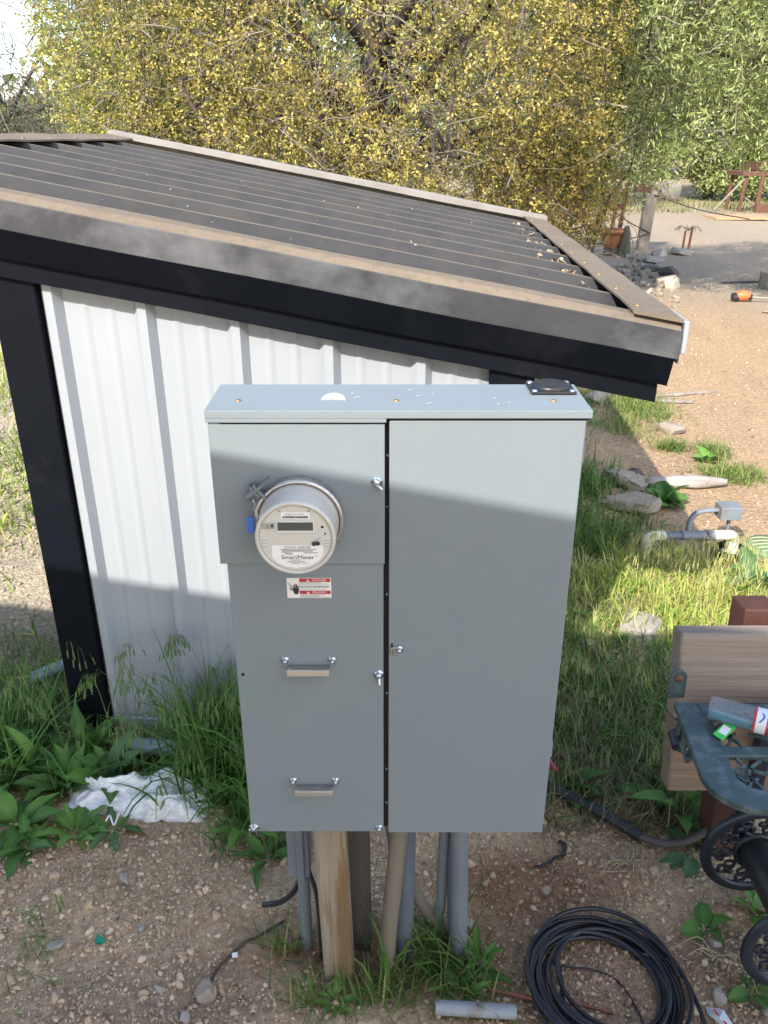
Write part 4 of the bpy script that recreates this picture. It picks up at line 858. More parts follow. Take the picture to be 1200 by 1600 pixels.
for k in range(9): a = k*.7; q.tube(spline([(0, 0, .42), (.15*math.cos(a), .15*math.sin(a), .5), (.26*math.cos(a), .26*math.sin(a), .42)], 3), .012, 4)
q.build('dry_leaves', M_straw, sk_)

# ------------------------------------------------------------------ gravel
import bmesh
def ico(sub):
    bm = bmesh.new(); bmesh.ops.create_icosphere(bm, subdivisions=sub, radius=1); v = np.array([p.co[:] for p in bm.verts]); f = np.array([[q.index for q in p.verts] for p in bm.faces]); bm.free(); return v, f
def rotmats(n, rs):
    q = rs.normal(size=(n, 4)); q /= np.linalg.norm(q, axis=1)[:, None]; w, x, y, z = q.T
    return np.stack([1-2*(y*y+z*z), 2*(x*y-z*w), 2*(x*z+y*w), 2*(x*y+z*w), 1-2*(x*x+z*z), 2*(y*z-x*w), 2*(x*z-y*w), 2*(y*z+x*w), 1-2*(x*x+y*y)], 1).reshape(n, 3, 3)
def pebbles(name, xs, ys, sizes, sub, seed, pal, sink=.25):
    rs = np.random.RandomState(seed); n = len(xs); v, f = ico(sub); k = len(v)
    jit = 1+rs.uniform(-.33, .30, (n, k)); sc_ = np.stack([rs.uniform(.75, 1.3, n), rs.uniform(.6, 1.0, n), rs.uniform(.38, .8, n)], 1)*sizes[:, None]
    V = v[None]*jit[..., None]*sc_[:, None]; V = np.einsum('nij,nkj->nki', rotmats(n, rs), V)
    V += np.stack([xs, ys, ground_h(xs, ys)+sizes*sink], 1)[:, None]
    F_ = (f[None]+np.arange(n)[:, None, None]*k).reshape(-1, 3)
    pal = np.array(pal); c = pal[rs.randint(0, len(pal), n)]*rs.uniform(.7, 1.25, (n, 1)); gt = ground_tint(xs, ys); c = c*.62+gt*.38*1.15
    o = quick(name, V.reshape(-1, 3), F_, M_soilbit, tint=np.repeat(c, k, 0)); o['kind'] = 'stuff'; return o
PAL = [(.52, .405, .28), (.42, .315, .21), (.58, .47, .335), (.34, .25, .165), (.48, .35, .225), (.30, .235, .17), (.64, .54, .41)]
rs = np.random.RandomState(77)
def scatter(n, x0, x1, y0, y1, seed, dens):
    r = np.random.RandomState(seed); x = r.uniform(x0, x1, n*3); y = r.uniform(y0, y1, n*3); k = r.random_sample(n*3) < dens(x, y); return x[k][:n], y[k][:n]
def gdens(x, y):
    soil = np.exp(-(((x-.42)/.28)**2+((y-1.82)/.14)**2)); d = np.clip(noise2(x, y, 4.2, 91, 3)*3.4-1.25, .04, 1)
    d = d*(1-.72*soil); d = np.where((x > .7) & (y > 1.5), np.maximum(d, .75), d); d = np.where((x < -.25) & (y > 1.72), np.maximum(d, .8), d)
    return d*np.clip((2.35-y)*3, 0, 1)
x, y = scatter(11500, -1.25, 1.25, 1.3, 2.35, 1, gdens); pebbles('gravel', x, y, np.random.RandomState(2).uniform(.0028, .0058, len(x)), 1, 3, PAL)
x, y = scatter(13000, -1.25, 1.25, 1.3, 2.35, 201, lambda x, y: .35+.65*gdens(x, y)); pebbles('soil_crumbs', x, y, np.random.RandomState(202).uniform(.0013, .0032, len(x)), 1, 203, [(.40, .30, .21), (.30, .225, .155), (.50, .40, .29), (.24, .18, .125)])
x, y = scatter(2500, -1.25, 1.25, 1.3, 2.3, 4, gdens); pebbles('gravel', x, y, np.random.RandomState(5).uniform(.0055, .0105, len(x)), 1, 6, PAL)
x, y = scatter(260, -1.25, 1.25, 1.3, 2.25, 7, gdens); pebbles('gravel', x, y, np.random.RandomState(8).uniform(.009, .016, len(x)), 2, 9, PAL)
x, y = scatter(2600, -3.6, -1.0, 2.5, 7.5, 10, lambda x, y: np.ones_like(x)); pebbles('gravel', x, y, np.random.RandomState(11).uniform(.006, .016, len(x)), 1, 12, [(.40, .36, .31), (.34, .30, .25)])
x, y = scatter(2400, 1.5, 9, 4, 19, 13, lambda x, y: np.clip(noise2(x, y, .8, 93)*2-.5, .1, 1)); pebbles('gravel', x, y, np.random.RandomState(14).uniform(.005, .015, len(x)), 1, 15, [(.48, .38, .27), (.42, .32, .22), (.46, .42, .36)])
x, y = scatter(160, 3.3, 6.5, 10.5, 17.0, 16, lambda x, y: np.exp(-((x-3.75-(y-12)*.24)/.4)**2)); pebbles('rubble', x, y, np.random.RandomState(17).uniform(.02, .075, len(x)), 2, 18, [(.22, .20, .18), (.16, .15, .14), (.30, .275, .25)])

# ------------------------------------------------------------------ grass
def blades(name, x, y, L, w, pal, seed, lean=.5, droop=.5, az=None, azs=3.14, base_z=None, split=3):
    rs = np.random.RandomState(seed); n = len(x); L = L*rs.uniform(.55, 1.2, n); w = w*rs.uniform(.6, 1.3, n)
    a = rs.uniform(-np.pi, np.pi, n) if az is None else az+rs.normal(0, azs, n)
    ln = np.abs(rs.normal(0, lean, n)); hd = np.stack([np.cos(a), np.sin(a), 0*a], 1); sd = np.stack([-np.sin(a+rs.uniform(-.9, .9, n)), np.cos(a), 0*a], 1); sd /= np.linalg.norm(sd, axis=1)[:, None]
    p = np.stack([x, y, (ground_h(x, y) if base_z is None else base_z)-.006], 1); V = []; ang_ = ln.copy()
    dr = rs.uniform(0, 1, n)*droop*2
    for i in range(split+1):
        t = i/split; ww = w*(1-t**1.8)*.5+.0002
        V += [p-sd*ww[:, None], p+sd*ww[:, None]]
        stp = L/split; p = p+hd*(np.sin(ang_)*stp)[:, None]+np.array([0, 0, 1.])*(np.cos(ang_)*stp)[:, None]; ang_ = np.minimum(ang_+dr/split*1.4, 2.6)
    V = np.stack(V, 1); k = V.shape[1]
    g_ = ground_h(V[..., 0].ravel(), V[..., 1].ravel()).reshape(V.shape[:2])+.004 if base_z is None else -9
    V[..., 2] = np.maximum(V[..., 2], g_-.006)
    f = np.array([[2*i, 2*i+1, 2*i+3, 2*i+2] for i in range(split)]); F_ = (f[None]+np.arange(n)[:, None, None]*k).reshape(-1, 4)
    pal = np.array(pal); c = pal[rs.randint(0, len(pal), n)]*rs.uniform(.72, 1.28, (n, 1))
    o = quick(name, V.reshape(-1, 3), F_, M_grass, tint=np.repeat(c, k, 0)); o['kind'] = 'stuff'; return o
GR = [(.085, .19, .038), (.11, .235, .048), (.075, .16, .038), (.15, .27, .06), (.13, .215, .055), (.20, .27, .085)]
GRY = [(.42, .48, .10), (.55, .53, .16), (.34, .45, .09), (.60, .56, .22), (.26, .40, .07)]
GRD = [(.44, .36, .20), (.34, .27, .15), (.50, .42, .25), (.17, .20, .075)]
DK = lambda x, y: np.clip(noise2(x, y, 2.5, 101, 3)*3-.9, .0, 1)
# lush weeds round the shed foot
x, y = scatter(2100, -1.75, -.36, 2.16, 2.78, 21, lambda x, y: np.clip(noise2(x, y, 3, 102)*3-.7, .1, 1)*np.where((y > 2.5) & (x > -1.15), 0, 1)); blades('grass', x, y, .13, .0062, GR, 22, .7, .85)
x, y = scatter(520, -.70, -.34, 2.22, 2.48, 23, lambda x, y: np.ones_like(x)); blades('grass', x, y, .36, .0062, GR, 24, .32, .85)
x, y = scatter(220, -1.75, -1.22, 2.2, 2.6, 123, lambda x, y: np.ones_like(x)); blades('grass', x, y, .25, .0075, GR, 124, .55, .9)
x, y = scatter(1500, -2.4, -1.25, 2.5, 3.4, 25, lambda x, y: np.clip(1.4-(y-2.5)*1.6, 0, 1)); blades('grass', x, y, .15, .006, GR, 26, .5, .8)
x, y = scatter(230, -.78, -.34, 2.10, 2.46, 223, lambda x, y: np.ones_like(x)); blades('grass', x, y, .46, .0095, GR[:4], 224, .30, .95, split=5)
x, y = scatter(150, -.70, -.42, 2.30, 2.48, 227, lambda x, y: np.ones_like(x)); blades('grass', x, y, .42, .0085, GR, 228, .22, .8, split=5)
x, y = scatter(150, -1.7, -1.25, 2.15, 2.6, 225, lambda x, y: np.ones_like(x)); blades('grass', x, y, .40, .010, GR[:4], 226, .38, .95, split=5)
x, y = scatter(260, -.55, -.25, 1.92, 2.25, 27, lambda x, y: np.ones_like(x)); blades('grass', x, y, .16, .006, GR, 28, .5, .8)
# between cabinet and bench, in the shade
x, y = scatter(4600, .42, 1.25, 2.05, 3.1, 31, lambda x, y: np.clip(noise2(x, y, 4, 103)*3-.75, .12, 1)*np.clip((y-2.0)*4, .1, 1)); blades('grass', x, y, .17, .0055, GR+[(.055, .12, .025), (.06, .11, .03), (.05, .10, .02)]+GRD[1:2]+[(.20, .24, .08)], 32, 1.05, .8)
x, y = scatter(2300, .45, 1.2, 2.02, 3.0, 33, lambda x, y: np.clip((3.0-y), .1, 1)); blades('dry_grass', x, y, .14, .0038, [(.30, .25, .14), (.22, .18, .10), (.36, .30, .18)], 34, 1.4, .3)
# sunlit patch and round the pipes
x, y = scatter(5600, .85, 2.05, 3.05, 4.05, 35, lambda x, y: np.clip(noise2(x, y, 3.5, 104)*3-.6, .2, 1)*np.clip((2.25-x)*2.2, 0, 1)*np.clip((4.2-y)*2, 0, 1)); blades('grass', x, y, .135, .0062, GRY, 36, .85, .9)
x, y = scatter(1500, .9, 1.9, 3.05, 3.9, 37, lambda x, y: np.clip(noise2(x, y, 5, 105)*3-.8, 0, 1)); blades('dry_grass', x, y, .13, .004, GRD[:3], 38, 1.1, .6)
# shaded strip beside the shed
x, y = scatter(6000, .55, 2.0, 3.9, 7.0, 39, lambda x, y: np.clip(noise2(x, y, 2.2, 106)*3.2-.9, .03, 1)*np.clip((.86+(y-2.4)*.19-x)*3.0+.6, 0, 1)); blades('grass', x, y, .16, .008, GR+[(.12, .19, .04)], 40, .55, .8)
x, y = scatter(2600, .6, 1.75, 4.0, 5.4, 141, lambda x, y: np.clip(noise2(x, y, 3, 142)*3-.8, .1, 1)*np.clip((1.75-x)*2, 0, 1)); blades('grass', x, y, .17, .008, GR, 143, .6, .85)
x, y = scatter(1500, .45, 1.35, 3.05, 4.1, 41, lambda x, y: np.clip((1.5-x)*1.5, .1, 1)); blades('grass', x, y, .15, .006, GR, 42, .7, .8)
# sunlit tufts on the tan soil
for i, (cx_, cy_, rx, ry, n_) in enumerate(((2.16, 6.75, .26, .42, 1300), (2.12, 5.7, .13, .10, 330), (2.40, 5.62, .12, .14, 300), (2.36, 5.15, .20, .14, 700), (1.95, 7.2, .35, .25, 700), (1.9, 6.2, .18, .3, 420), (2.25, 3.65, .2, .2, 340))):
    r = np.random.RandomState(50+i); blades('grass', cx_+r.normal(0, rx*.55, n_), cy_+r.normal(0, ry*.55, n_), .12, .0065, [(.15, .23, .05), (.20, .27, .07), (.28, .30, .10), (.11, .19, .04)], 60+i, .7, .8)
# sparse lawn left of the shed
x, y = scatter(17000, -5.5, -1.35, 3.2, 11, 43, lambda x, y: np.clip(noise2(x, y, 1.1, 107)*7-2.7, .05, 1)); blades('grass', x, y, .12, .012, GRY+[(.15, .23, .05)]*3, 44, .6, .7)
x, y = scatter(3000, 6, 22, 25, 33, 45, lambda x, y: np.clip(noise2(x, y, .5, 108)*4-1.7, .02, 1)); blades('grass', x, y, .22, .03, [(.16, .22, .06), (.30, .27, .12)], 46, .6, .6)
# grass round the post feet
PF = [(-.20, 1.47), (.02, 1.50), (.16, 1.55), (.20, 1.50), (.12, 1.66), (.25, 1.47), (-.28, 1.62), (-.06, 1.47)]
xs = []; ys = []; r = np.random.RandomState(70)
for (a, b) in PF: xs += list(a+r.normal(0, .035, 34)); ys += list(b+r.normal(0, .025, 34)); xs += list(a+r.normal(0, .05, 22)); ys += list(b+r.normal(0, .03, 22))
blades('grass', np.array(xs), np.array(ys), .125, .0046, GR+[(.20, .24, .06), (.30, .30, .12)], 71, .7, .8)
xs = list(.16+r.normal(0, .05, 60)); ys = list(1.60+r.normal(0, .05, 60)); blades('grass', np.array(xs), np.array(ys), .22, .0075, GR+[(.12, .2, .04)], 72, .35, .9)
xs = np.array([-.005, .012, .02, -.02, .25, .235, -.03, .215]); blades('grass', xs, np.array([1.50, 1.505, 1.48, 1.52, 1.48, 1.52, 1.47, 1.46]), .34, .012, [(.09, .17, .035)], 73, .22, .55)
x, y = scatter(800, -1.2, 1.2, 1.35, 2.15, 75, lambda x, y: np.clip(noise2(x, y, 4, 109)*3-1.1, .02, 1)); blades('dry_grass', x, y, .075, .0022, GRD[:3], 76, 1.35, .3)
x, y = scatter(60, -1.05, -.75, 1.40, 1.75, 77, lambda x, y: np.clip((-.78-x)*4, 0, 1)); blades('grass', x, y, .09, .004, GR, 78, .9, .7)
# oat-like stalks with drooping seed heads
def oats(xs, ys, hgts, seed, tint):
    rs = random.Random(seed); V = []; F_ = []; C = []
    def strip(pts, w):
        o = len(V)
        for i, p in enumerate(pts):
            ww = w*(1-.6*i/len(pts)); V.append((p[0]-ww, p[1], p[2])); V.append((p[0]+ww, p[1]+.3*ww, p[2])); C.extend([tint]*2)
        for i in range(len(pts)-1): F_.append((o+2*i, o+2*i+1, o+2*i+3, o+2*i+2))
    for x_, y_, h_ in zip(xs, ys, hgts):
        z0 = gh(x_, y_); a = rs.uniform(0, 6.28); ln = rs.uniform(.02, .10)
        top = (x_+ln*math.cos(a), y_+ln*math.sin(a), z0+h_); st = spline([(x_, y_, z0), (x_+ln*.3*math.cos(a), y_+ln*.3*math.sin(a), z0+h_*.55), top, (top[0]+.05*math.cos(a), top[1]+.05*math.sin(a), top[2]-.015)], 4); strip(st, .0014)
        for k in range(11):
            q0 = st[-1-(k % 4)]; b = a+rs.uniform(-1.3, 1.3); l = rs.uniform(.04, .09); dx, dy = l*.7*math.cos(b), l*.7*math.sin(b)
            m1 = (q0[0]+dx*.6, q0[1]+dy*.6, q0[2]+.006); e1 = (q0[0]+dx, q0[1]+dy, q0[2]-l*.55); strip([q0, m1, e1], .0007)
            strip([e1, (e1[0]+dx*.08, e1[1]+dy*.08, e1[2]-.014), (e1[0]+dx*.12, e1[1]+dy*.12, e1[2]-.030)], .0028)
    o = quick('oat_grass', np.array(V), np.array(F_), M_grass, tint=np.array(C)); o['kind'] = 'stuff'
r = random.Random(12)
oats([r.uniform(-.95, -.38) for k in range(38)], [r.uniform(2.20, 2.46) for k in range(38)], [r.uniform(.20, .50) for k in range(38)], 1, (.13, .21, .065))
oats([r.uniform(-1.5, -1.1) for k in range(14)], [r.uniform(2.25, 2.6) for k in range(14)], [r.uniform(.22, .42) for k in range(14)], 2, (.15, .22, .07))
oats([r.uniform(1.35, 2.0) for k in range(40)], [r.uniform(3.6, 3.95) for k in range(40)], [r.uniform(.10, .26) for k in range(40)], 3, (.48, .48, .18))
oats([r.uniform(.5, 1.0) for k in range(16)], [r.uniform(2.3, 3.0) for k in range(16)], [r.uniform(.12, .26) for k in range(16)], 4, (.24, .31, .11))

# dry leaves and straw lodged on the roof by the eave, and flakes on the gravel
def litter(name, P_, L_, pal, seed, par=None):
    rs = np.random.RandomState(seed); n = len(P_); a = rs.uniform(0, 6.28, n); t_ = rs.normal(0, .35, n); l = L_*rs.uniform(.5, 1.3, n); w_ = l*rs.uniform(.12, .6, n)
    d = np.stack([np.cos(a), np.sin(a), t_], 1)*l[:, None]; sd = np.stack([-np.sin(a), np.cos(a), rs.normal(0, .3, n)], 1)*w_[:, None]; up = np.array([0, 0, 1.])*(w_*.3)[:, None]
    V = np.stack([P_-d*.5, P_-sd*.5+up, P_+d*.5, P_+sd*.5+up], 1).reshape(-1, 3); pal = np.array(pal); c = pal[rs.randint(0, len(pal), n)]*rs.uniform(.7, 1.3, (n, 1))
    o = quick(name, V, np.arange(n*4).reshape(-1, 4), M_soilbit, par, tint=np.repeat(c, 4, 0)); o['kind'] = 'stuff'; return o
rs = np.random.RandomState(301); n = 150; rr_ = RE-.17-np.abs(rs.normal(0, .05, n)); dd_ = rs.uniform(.5, 2.9, n); LITP = [(.34, .25, .16), (.24, .16, .10), (.44, .36, .25), (.30, .22, .15)]
litter('leaf_litter', np.stack([rr_, dd_, 1.613+SL*(RE-rr_)-.020], 1), .035, LITP, 302, shed)
n = 90; rr_ = rs.uniform(-.5, 1.8, n); dd_ = rs.uniform(.05, 2.8, n); litter('leaf_litter', np.stack([rr_, dd_, 1.613+SL*(RE-rr_)-.001], 1), .014, [(.5, .47, .42), (.36, .30, .22)], 303, shed)
x, y = scatter(420, -1.2, 1.2, 1.33, 2.2, 304, lambda x, y: np.ones_like(x)); litter('leaf_litter', np.stack([x, y, ground_h(x, y)+.006], 1), .018, [(.30, .21, .13), (.42, .33, .21), (.18, .13, .09), (.50, .43, .30)], 305)
x, y = scatter(900, 1.4, 5.5, 3.2, 9.5, 306, lambda x, y: np.ones_like(x)); litter('leaf_litter', np.stack([x, y, ground_h(x, y)+.006], 1), .03, [(.30, .20, .12), (.54, .42, .28), (.20, .14, .09), (.58, .48, .34)], 307)

# ------------------------------------------------------------------ broad-leaved weeds: every plant a thing, every leaf a part
def leafmesh(kind, pal_i):
    rs = random.Random(kind*10+pal_i); n = 9; V = []; C = []; base = [(.10, .225, .042), (.075, .175, .038), (.15, .30, .06), (.085, .18, .07)][pal_i]
    for i in range(n+1):
        t = i/n
        if kind == 0: w = .17*math.sin(math.pi*min(1, t*.93+.07))**.9*(1+.06*math.sin(i*2.3))
        elif kind == 1: w = .15*math.sin(math.pi*t**.8)*(1+.28*math.sin(i*2.9)) + .006
        else: w = .34*math.sin(math.pi*min(1, .12+t*.88))**.7*(1+.12*math.sin(i*3.1))
        if i == n: w = .004
        if t < .22 and kind != 2: w = max(.012, w*.35)
        z = .10*math.sin(t*2.4)-.16*t*t; cup = .25*w; rip = .012*math.sin(i*1.9)
        for (s_, dz) in ((-1, cup+rip), (-.5, cup*.35), (0, -.01), (.5, cup*.35), (1, cup-rip)):
            V.append((t, s_*w, z+dz)); k = 1.22 if s_ == 0 else 1+rs.uniform(-.08, .08); C.append(tuple(min(1, c*k+(.02 if s_ == 0 else 0)) for c in base))
    F_ = [(i*5+j, i*5+j+1, i*5+j+6, i*5+j+5) for i in range(n) for j in range(4)]
    me = quick('leaf', np.array(V), np.array(F_), M_leaf, tint=np.array(C), smooth=True); d_ = me.data; bpy.data.objects.remove(me); return d_
LM = {(k, p_): leafmesh(k, p_) for k in (0, 1, 2) for p_ in range(4)}
def weed(label, x, y, n, L, kind, pals, seed, up=.6, spread=6.283, az=0, stem=0):
    rs = random.Random(seed); z0 = gh(x, y); t = thing('weed_plant', label, 'weed', (x, y, z0), group='broad-leaved weeds')
    q = MB()
    for k in range(n):
        a = az+spread*(k+rs.uniform(-.3, .3))/n; l = L*rs.uniform(.65, 1.15); e_ = up*rs.uniform(.1, 1.45); zz0 = rs.uniform(0, stem) if stem else 0
        o = link('leaf', LM[(kind if kind == 2 or rs.random() < .7 else 1-kind, rs.choice(pals))], None, t); o.location = (.01*math.cos(a), .01*math.sin(a), zz0+.004); o.rotation_euler = (rs.uniform(-.6, .6), -e_, a); o.scale = (l, l*rs.uniform(.7, 1.25), l*rs.uniform(.6, 1.9))
    q.tube([(0, 0, -.02), (.004, .003, max(stem, .02))], .005, 6); q.build('stem', M_grassstem, t)
M_grassstem = mat('green stem', (.12, .19, .05), (.16, .22, .07), rough=.6)
WD = [('broad dark leaved weed at the left frame edge by the gravel', -1.22, 2.06, 10, .20, 0, (0, 1), 1, .5),
      ('lush dock plant above the left end of the plastic sheet', -1.12, 2.24, 11, .22, 0, (0, 1, 3), 2, .7),
      ('bright toothed weed at the lower left of the plastic sheet', -1.02, 2.02, 12, .15, 1, (2, 0), 3, .45),
      ('tall broad leaved weed in front of the black shed post', -1.10, 2.42, 10, .22, 0, (0, 1), 4, .95),
      ('dense weed at the far left among tall grass', -1.42, 2.38, 11, .22, 0, (1, 3), 5, .7),
      ('grey green weed behind the one at the left frame edge', -1.36, 2.20, 10, .20, 1, (3, 0), 6, .6),
      ('weed growing over the right part of the shed foot', -.90, 2.36, 8, .19, 0, (0, 1), 7, .9),
      ('big leaved dock standing between the frame edge and the black post', -1.27, 2.30, 9, .24, 0, (0, 2), 31, .9),
      ('dark bushy weed low at the left frame edge beside the gravel', -1.16, 1.97, 12, .16, 1, (1, 0), 32, .45),
      ('dock with long arching leaves behind the plastic sheet', -.98, 2.28, 10, .22, 0, (0, 1, 3), 33, .75),
      ('weed with pale undersides above the sheet near the wall foot', -.70, 2.30, 8, .17, 0, (3, 0), 34, .8),
      ('leafy weed at the right end of the plastic sheet', -.55, 2.14, 9, .15, 1, (0, 2), 35, .7),
      ('drooping dark weed under the middle of the plastic sheet', -.90, 2.03, 7, .12, 1, (1, 3), 8, .3),
      ('upright pale leaved weed beside the cabinet lower left corner', -.44, 2.03, 10, .19, 0, (2, 0), 9, .95),
      ('low weed under the cabinet lower left corner', -.37, 1.92, 8, .13, 0, (0, 1), 10, .6),
      ('leafy weed at the foot of the long straight conduit', .27, 1.545, 8, .12, 0, (0, 1), 11, .85),
      ('small weed behind the pale grey pipe', .20, 1.47, 6, .10, 1, (0, 2), 12, .7),
      ('low ferny weed in front of the rust streaked post', -.13, 1.455, 9, .06, 1, (0, 2), 13, .4),
      ('broad leaved weed growing beside the red post', 1.00, 2.10, 10, .20, 0, (0, 2), 14, .8),
      ('grey green drooping leaves in front of the red post', .985, 1.93, 4, .13, 0, (3,), 15, -.2),
      ('small weed in the gravel between the two reel discs', 1.10, 1.70, 6, .09, 2, (0, 2), 16, .6),
      ('single leaved weed on the soil beside the cable coil', .93, 1.655, 4, .07, 2, (0,), 17, .5),
      ('flat round leaved weed at the lower right corner', .99, 1.47, 4, .06, 2, (1,), 18, .2),
      ('grey green broad leaved weed in front of the pipework', 1.87, 3.66, 9, .22, 0, (3, 3, 0), 19, .6),
      ('bright mallow clump in the sunlit grass at right', 2.12, 3.50, 14, .12, 2, (2,), 20, .8),
      ('bright mallow clump behind the plank top', 1.85, 3.28, 13, .11, 2, (2,), 21, .8),
      ('round leaved weed alone on the tan soil', 2.28, 5.42, 8, .14, 2, (2, 0), 22, .5),
      ('dark leafy weed growing over the broad tan stone', 1.76, 4.72, 16, .16, 2, (0, 1), 23, .6),
      ('small broad leaf weed in the sunlit patch by the cabinet', .98, 3.33, 4, .10, 2, (2,), 24, .5),
      ('weed with long leaves beside the red dish', .66, 2.22, 7, .14, 0, (0, 1), 25, .6)]
for w_ in WD: weed(*((w_[:4]+(w_[4]*.82,)+w_[5:]) if w_[1] < -.3 else w_))

# ------------------------------------------------------------------ trees
def tubes_np(segs, n=5):
    """segs: list of (points(k,3), radii(k)) -> joined vertices, faces"""
    V = []; F_ = []; o = 0
    for P_, rr in segs:
        P_ = np.asarray(P_, float); k = len(P_); T = np.gradient(P_, axis=0); T /= np.linalg.norm(T, axis=1)[:, None]+1e-9
        ref = np.array([.31, .17, .93]) if abs(T[0, 2]) < .8 else np.array([.93, .3, .1]); A = np.cross(T, ref); A /= np.linalg.norm(A, axis=1)[:, None]+1e-9; B = np.cross(T, A)
        q = np.arange(n)*2*np.pi/n; ring = P_[:, None]+(A[:, None]*np.cos(q)[None, :, None]+B[:, None]*np.sin(q)[None, :, None])*np.asarray(rr)[:, None, None]
        V.append(ring.reshape(-1, 3)); i = np.arange(k-1)[:, None]*n; j = np.arange(n)[None]; F_.append((np.stack([i+j, i+(j+1) % n, i+n+(j+1) % n, i+n+j], -1)+o).reshape(-1, 4)); o += k*n
    return np.concatenate(V), np.concatenate(F_)
def limb(rs, a, b, r0, r1, k=7, wob=.12):
    a = np.array(a); b = np.array(b); L = np.linalg.norm(b-a); t = np.linspace(0, 1, k)[:, None]; P_ = a+(b-a)*t; P_ += np.cumsum(rs.normal(0, wob*L/k, (k, 3)), 0)*np.sin(t*np.pi)**.6; return P_, r0+(r1-r0)*t[:, 0]
def tree(name, label, base, centre, rad, ncl, leaves, LL, LW, pal, seed, thr=.42, shell=.55, r_trunk=.16, ntwig=700, twl=(.3, .9), cl=.10, droop=0, gsc=.9, cat='tree', limbs=12, facing=None, zmin=.25, group='trees behind the shed', twr=.006):
    rs = np.random.RandomState(seed); t = thing(name, label, cat, (base[0], base[1], 0), group=group); o0 = np.array([base[0], base[1], 0.])
    C = np.array(centre); Rr = np.array(rad); segs = []
    tp = C+np.array([0, 0, Rr[2]*.35]); trunk, tr_r = limb(rs, (base[0], base[1], gh(*base)-.1), tp, r_trunk, r_trunk*.35, 9, .10); segs.append((trunk, tr_r)); tips = []
    for i in range(limbs):
        s0 = trunk[rs.randint(2, 8)]; d_ = rs.normal(size=3); d_[2] = d_[2]*.7+.1; d_ /= np.linalg.norm(d_); e_ = C+d_*Rr*rs.uniform(.65, .92); l, r_ = limb(rs, s0, e_, r_trunk*.42, r_trunk*.10, 8, .22); segs.append((l, r_))
        for j in range(4):
            s1 = l[rs.randint(2, 8)]; d2 = rs.normal(size=3); e2 = s1+d2/np.linalg.norm(d2)*Rr.mean()*rs.uniform(.25, .45); segs.append(limb(rs, s1, e2, r_trunk*.13, r_trunk*.045, 6, .25))
    V, F_ = tubes_np([(p-o0, r) for p, r in segs], 7); quick('trunk', V, F_, M_bark, t, smooth=True)
    # leaf clusters, denser in clumps, thinner inside
    P_ = np.zeros((0, 3))
    while len(P_) < ncl:
        d_ = rs.normal(size=(ncl*4, 3)); d_ /= np.linalg.norm(d_, axis=1)[:, None]; rr = (rs.uniform(shell**3, 1, ncl*4))**(1/3); bump_ = 1+.28*(noise3(d_*2.2, 1.0, seed+3)-.5)*2
        p = C+d_*Rr*(rr*bump_)[:, None]; k = (noise3(p, gsc, seed+5)+rs.normal(0, .05, len(p)) > thr) & (p[:, 2] > zmin+.5*noise2(p[:, 0], p[:, 1], 1.3, seed))
        if facing is not None: k &= ((p-C)@np.array(facing) > -.25*Rr.mean()) | (rs.random_sample(len(p)) < .25)
        P_ = np.concatenate([P_, p[k]])
    P_ = P_[:ncl]
    n = ncl*leaves; c = np.repeat(P_, leaves, 0)+rs.normal(0, cl*.5, (n, 3)); d_ = rs.normal(size=(n, 3)); d_[:, 2] -= droop; d_ /= np.linalg.norm(d_, axis=1)[:, None]
    s_ = np.cross(d_, np.array([-.25, -.55, .75])+rs.normal(0, .55, (n, 3))); s_ /= np.linalg.norm(s_, axis=1)[:, None]+1e-9; l = LL*rs.uniform(.6, 1.25, n)[:, None]; w_ = LW*rs.uniform(.7, 1.25, n)[:, None]; nn = np.cross(d_, s_)
    V = np.stack([c, c+d_*l*.5-s_*w_*.5+nn*l*.08, c+d_*l, c+d_*l*.5+s_*w_*.5+nn*l*.08], 1).reshape(-1, 3)-o0
    pal = np.array(pal); kc = (noise3(P_, gsc*.8, seed+8)+rs.normal(0, .16, ncl))*len(pal); ci = pal[np.clip(kc, 0, len(pal)-1).astype(int)]; cc = np.repeat(ci, leaves, 0)*rs.uniform(.7, 1.3, (n, 1))
    quick('crown', V, np.arange(n*4).reshape(-1, 4), M_leaf, t, tint=np.repeat(cc, 4, 0))
    # fine twigs
    if ntwig:
        idx = rs.randint(0, ncl, ntwig); tw_ = []
        for i in idx:
            b_ = P_[i]; d2 = (C-b_)/np.linalg.norm(C-b_)*.35+rs.normal(0, .55, 3); d2[2] -= droop*.3; l_ = rs.uniform(*twl); a_ = b_+d2*l_; tw_.append((limb(rs, a_, b_, 1, .45, 5, .3)[0]-o0, np.linspace(1, .45, 5)*twr*rs.uniform(.5, 1.5)))
        V, F_ = tubes_np(tw_, 3); o = quick('twig', V, F_, M_twig, t); o['kind'] = 'stuff'
    return t
YEL = [(.11, .10, .025), (.22, .19, .042), (.40, .34, .085), (.54, .445, .13), (.28, .26, .065), (.48, .375, .10)]
YG = [(.10, .13, .03), (.20, .25, .052), (.36, .39, .095), (.27, .31, .075), (.48, .45, .125)]
GRN = [(.15, .19, .06), (.25, .31, .10), (.33, .39, .14), (.47, .50, .22), (.26, .27, .09)]
OLV = [(.14, .17, .09), (.18, .21, .11), (.22, .23, .13), (.12, .14, .08)]
FY = (0, -1, .1)
tree('oak_tree', 'yellow leaved oak with dark limbs straight behind the shed roof', (-.5, 11.6), (-.35, 11.6, 3.7), (3.75, 3.1, 3.9), 21000, 8, .044, .023, YEL, 101, thr=.45, shell=.30, ntwig=5200, cl=.062, facing=FY, gsc=1.5, r_trunk=.20, limbs=18, zmin=.3)
tree('oak_tree', 'yellow green oak at the left beyond the roof top edge', (-3.2, 13.6), (-2.95, 13.3, 3.5), (1.8, 2.6, 3.3), 10500, 8, .050, .026, YG, 102, thr=.44, shell=.30, ntwig=2400, cl=.072, facing=FY, gsc=1.3, zmin=.5)
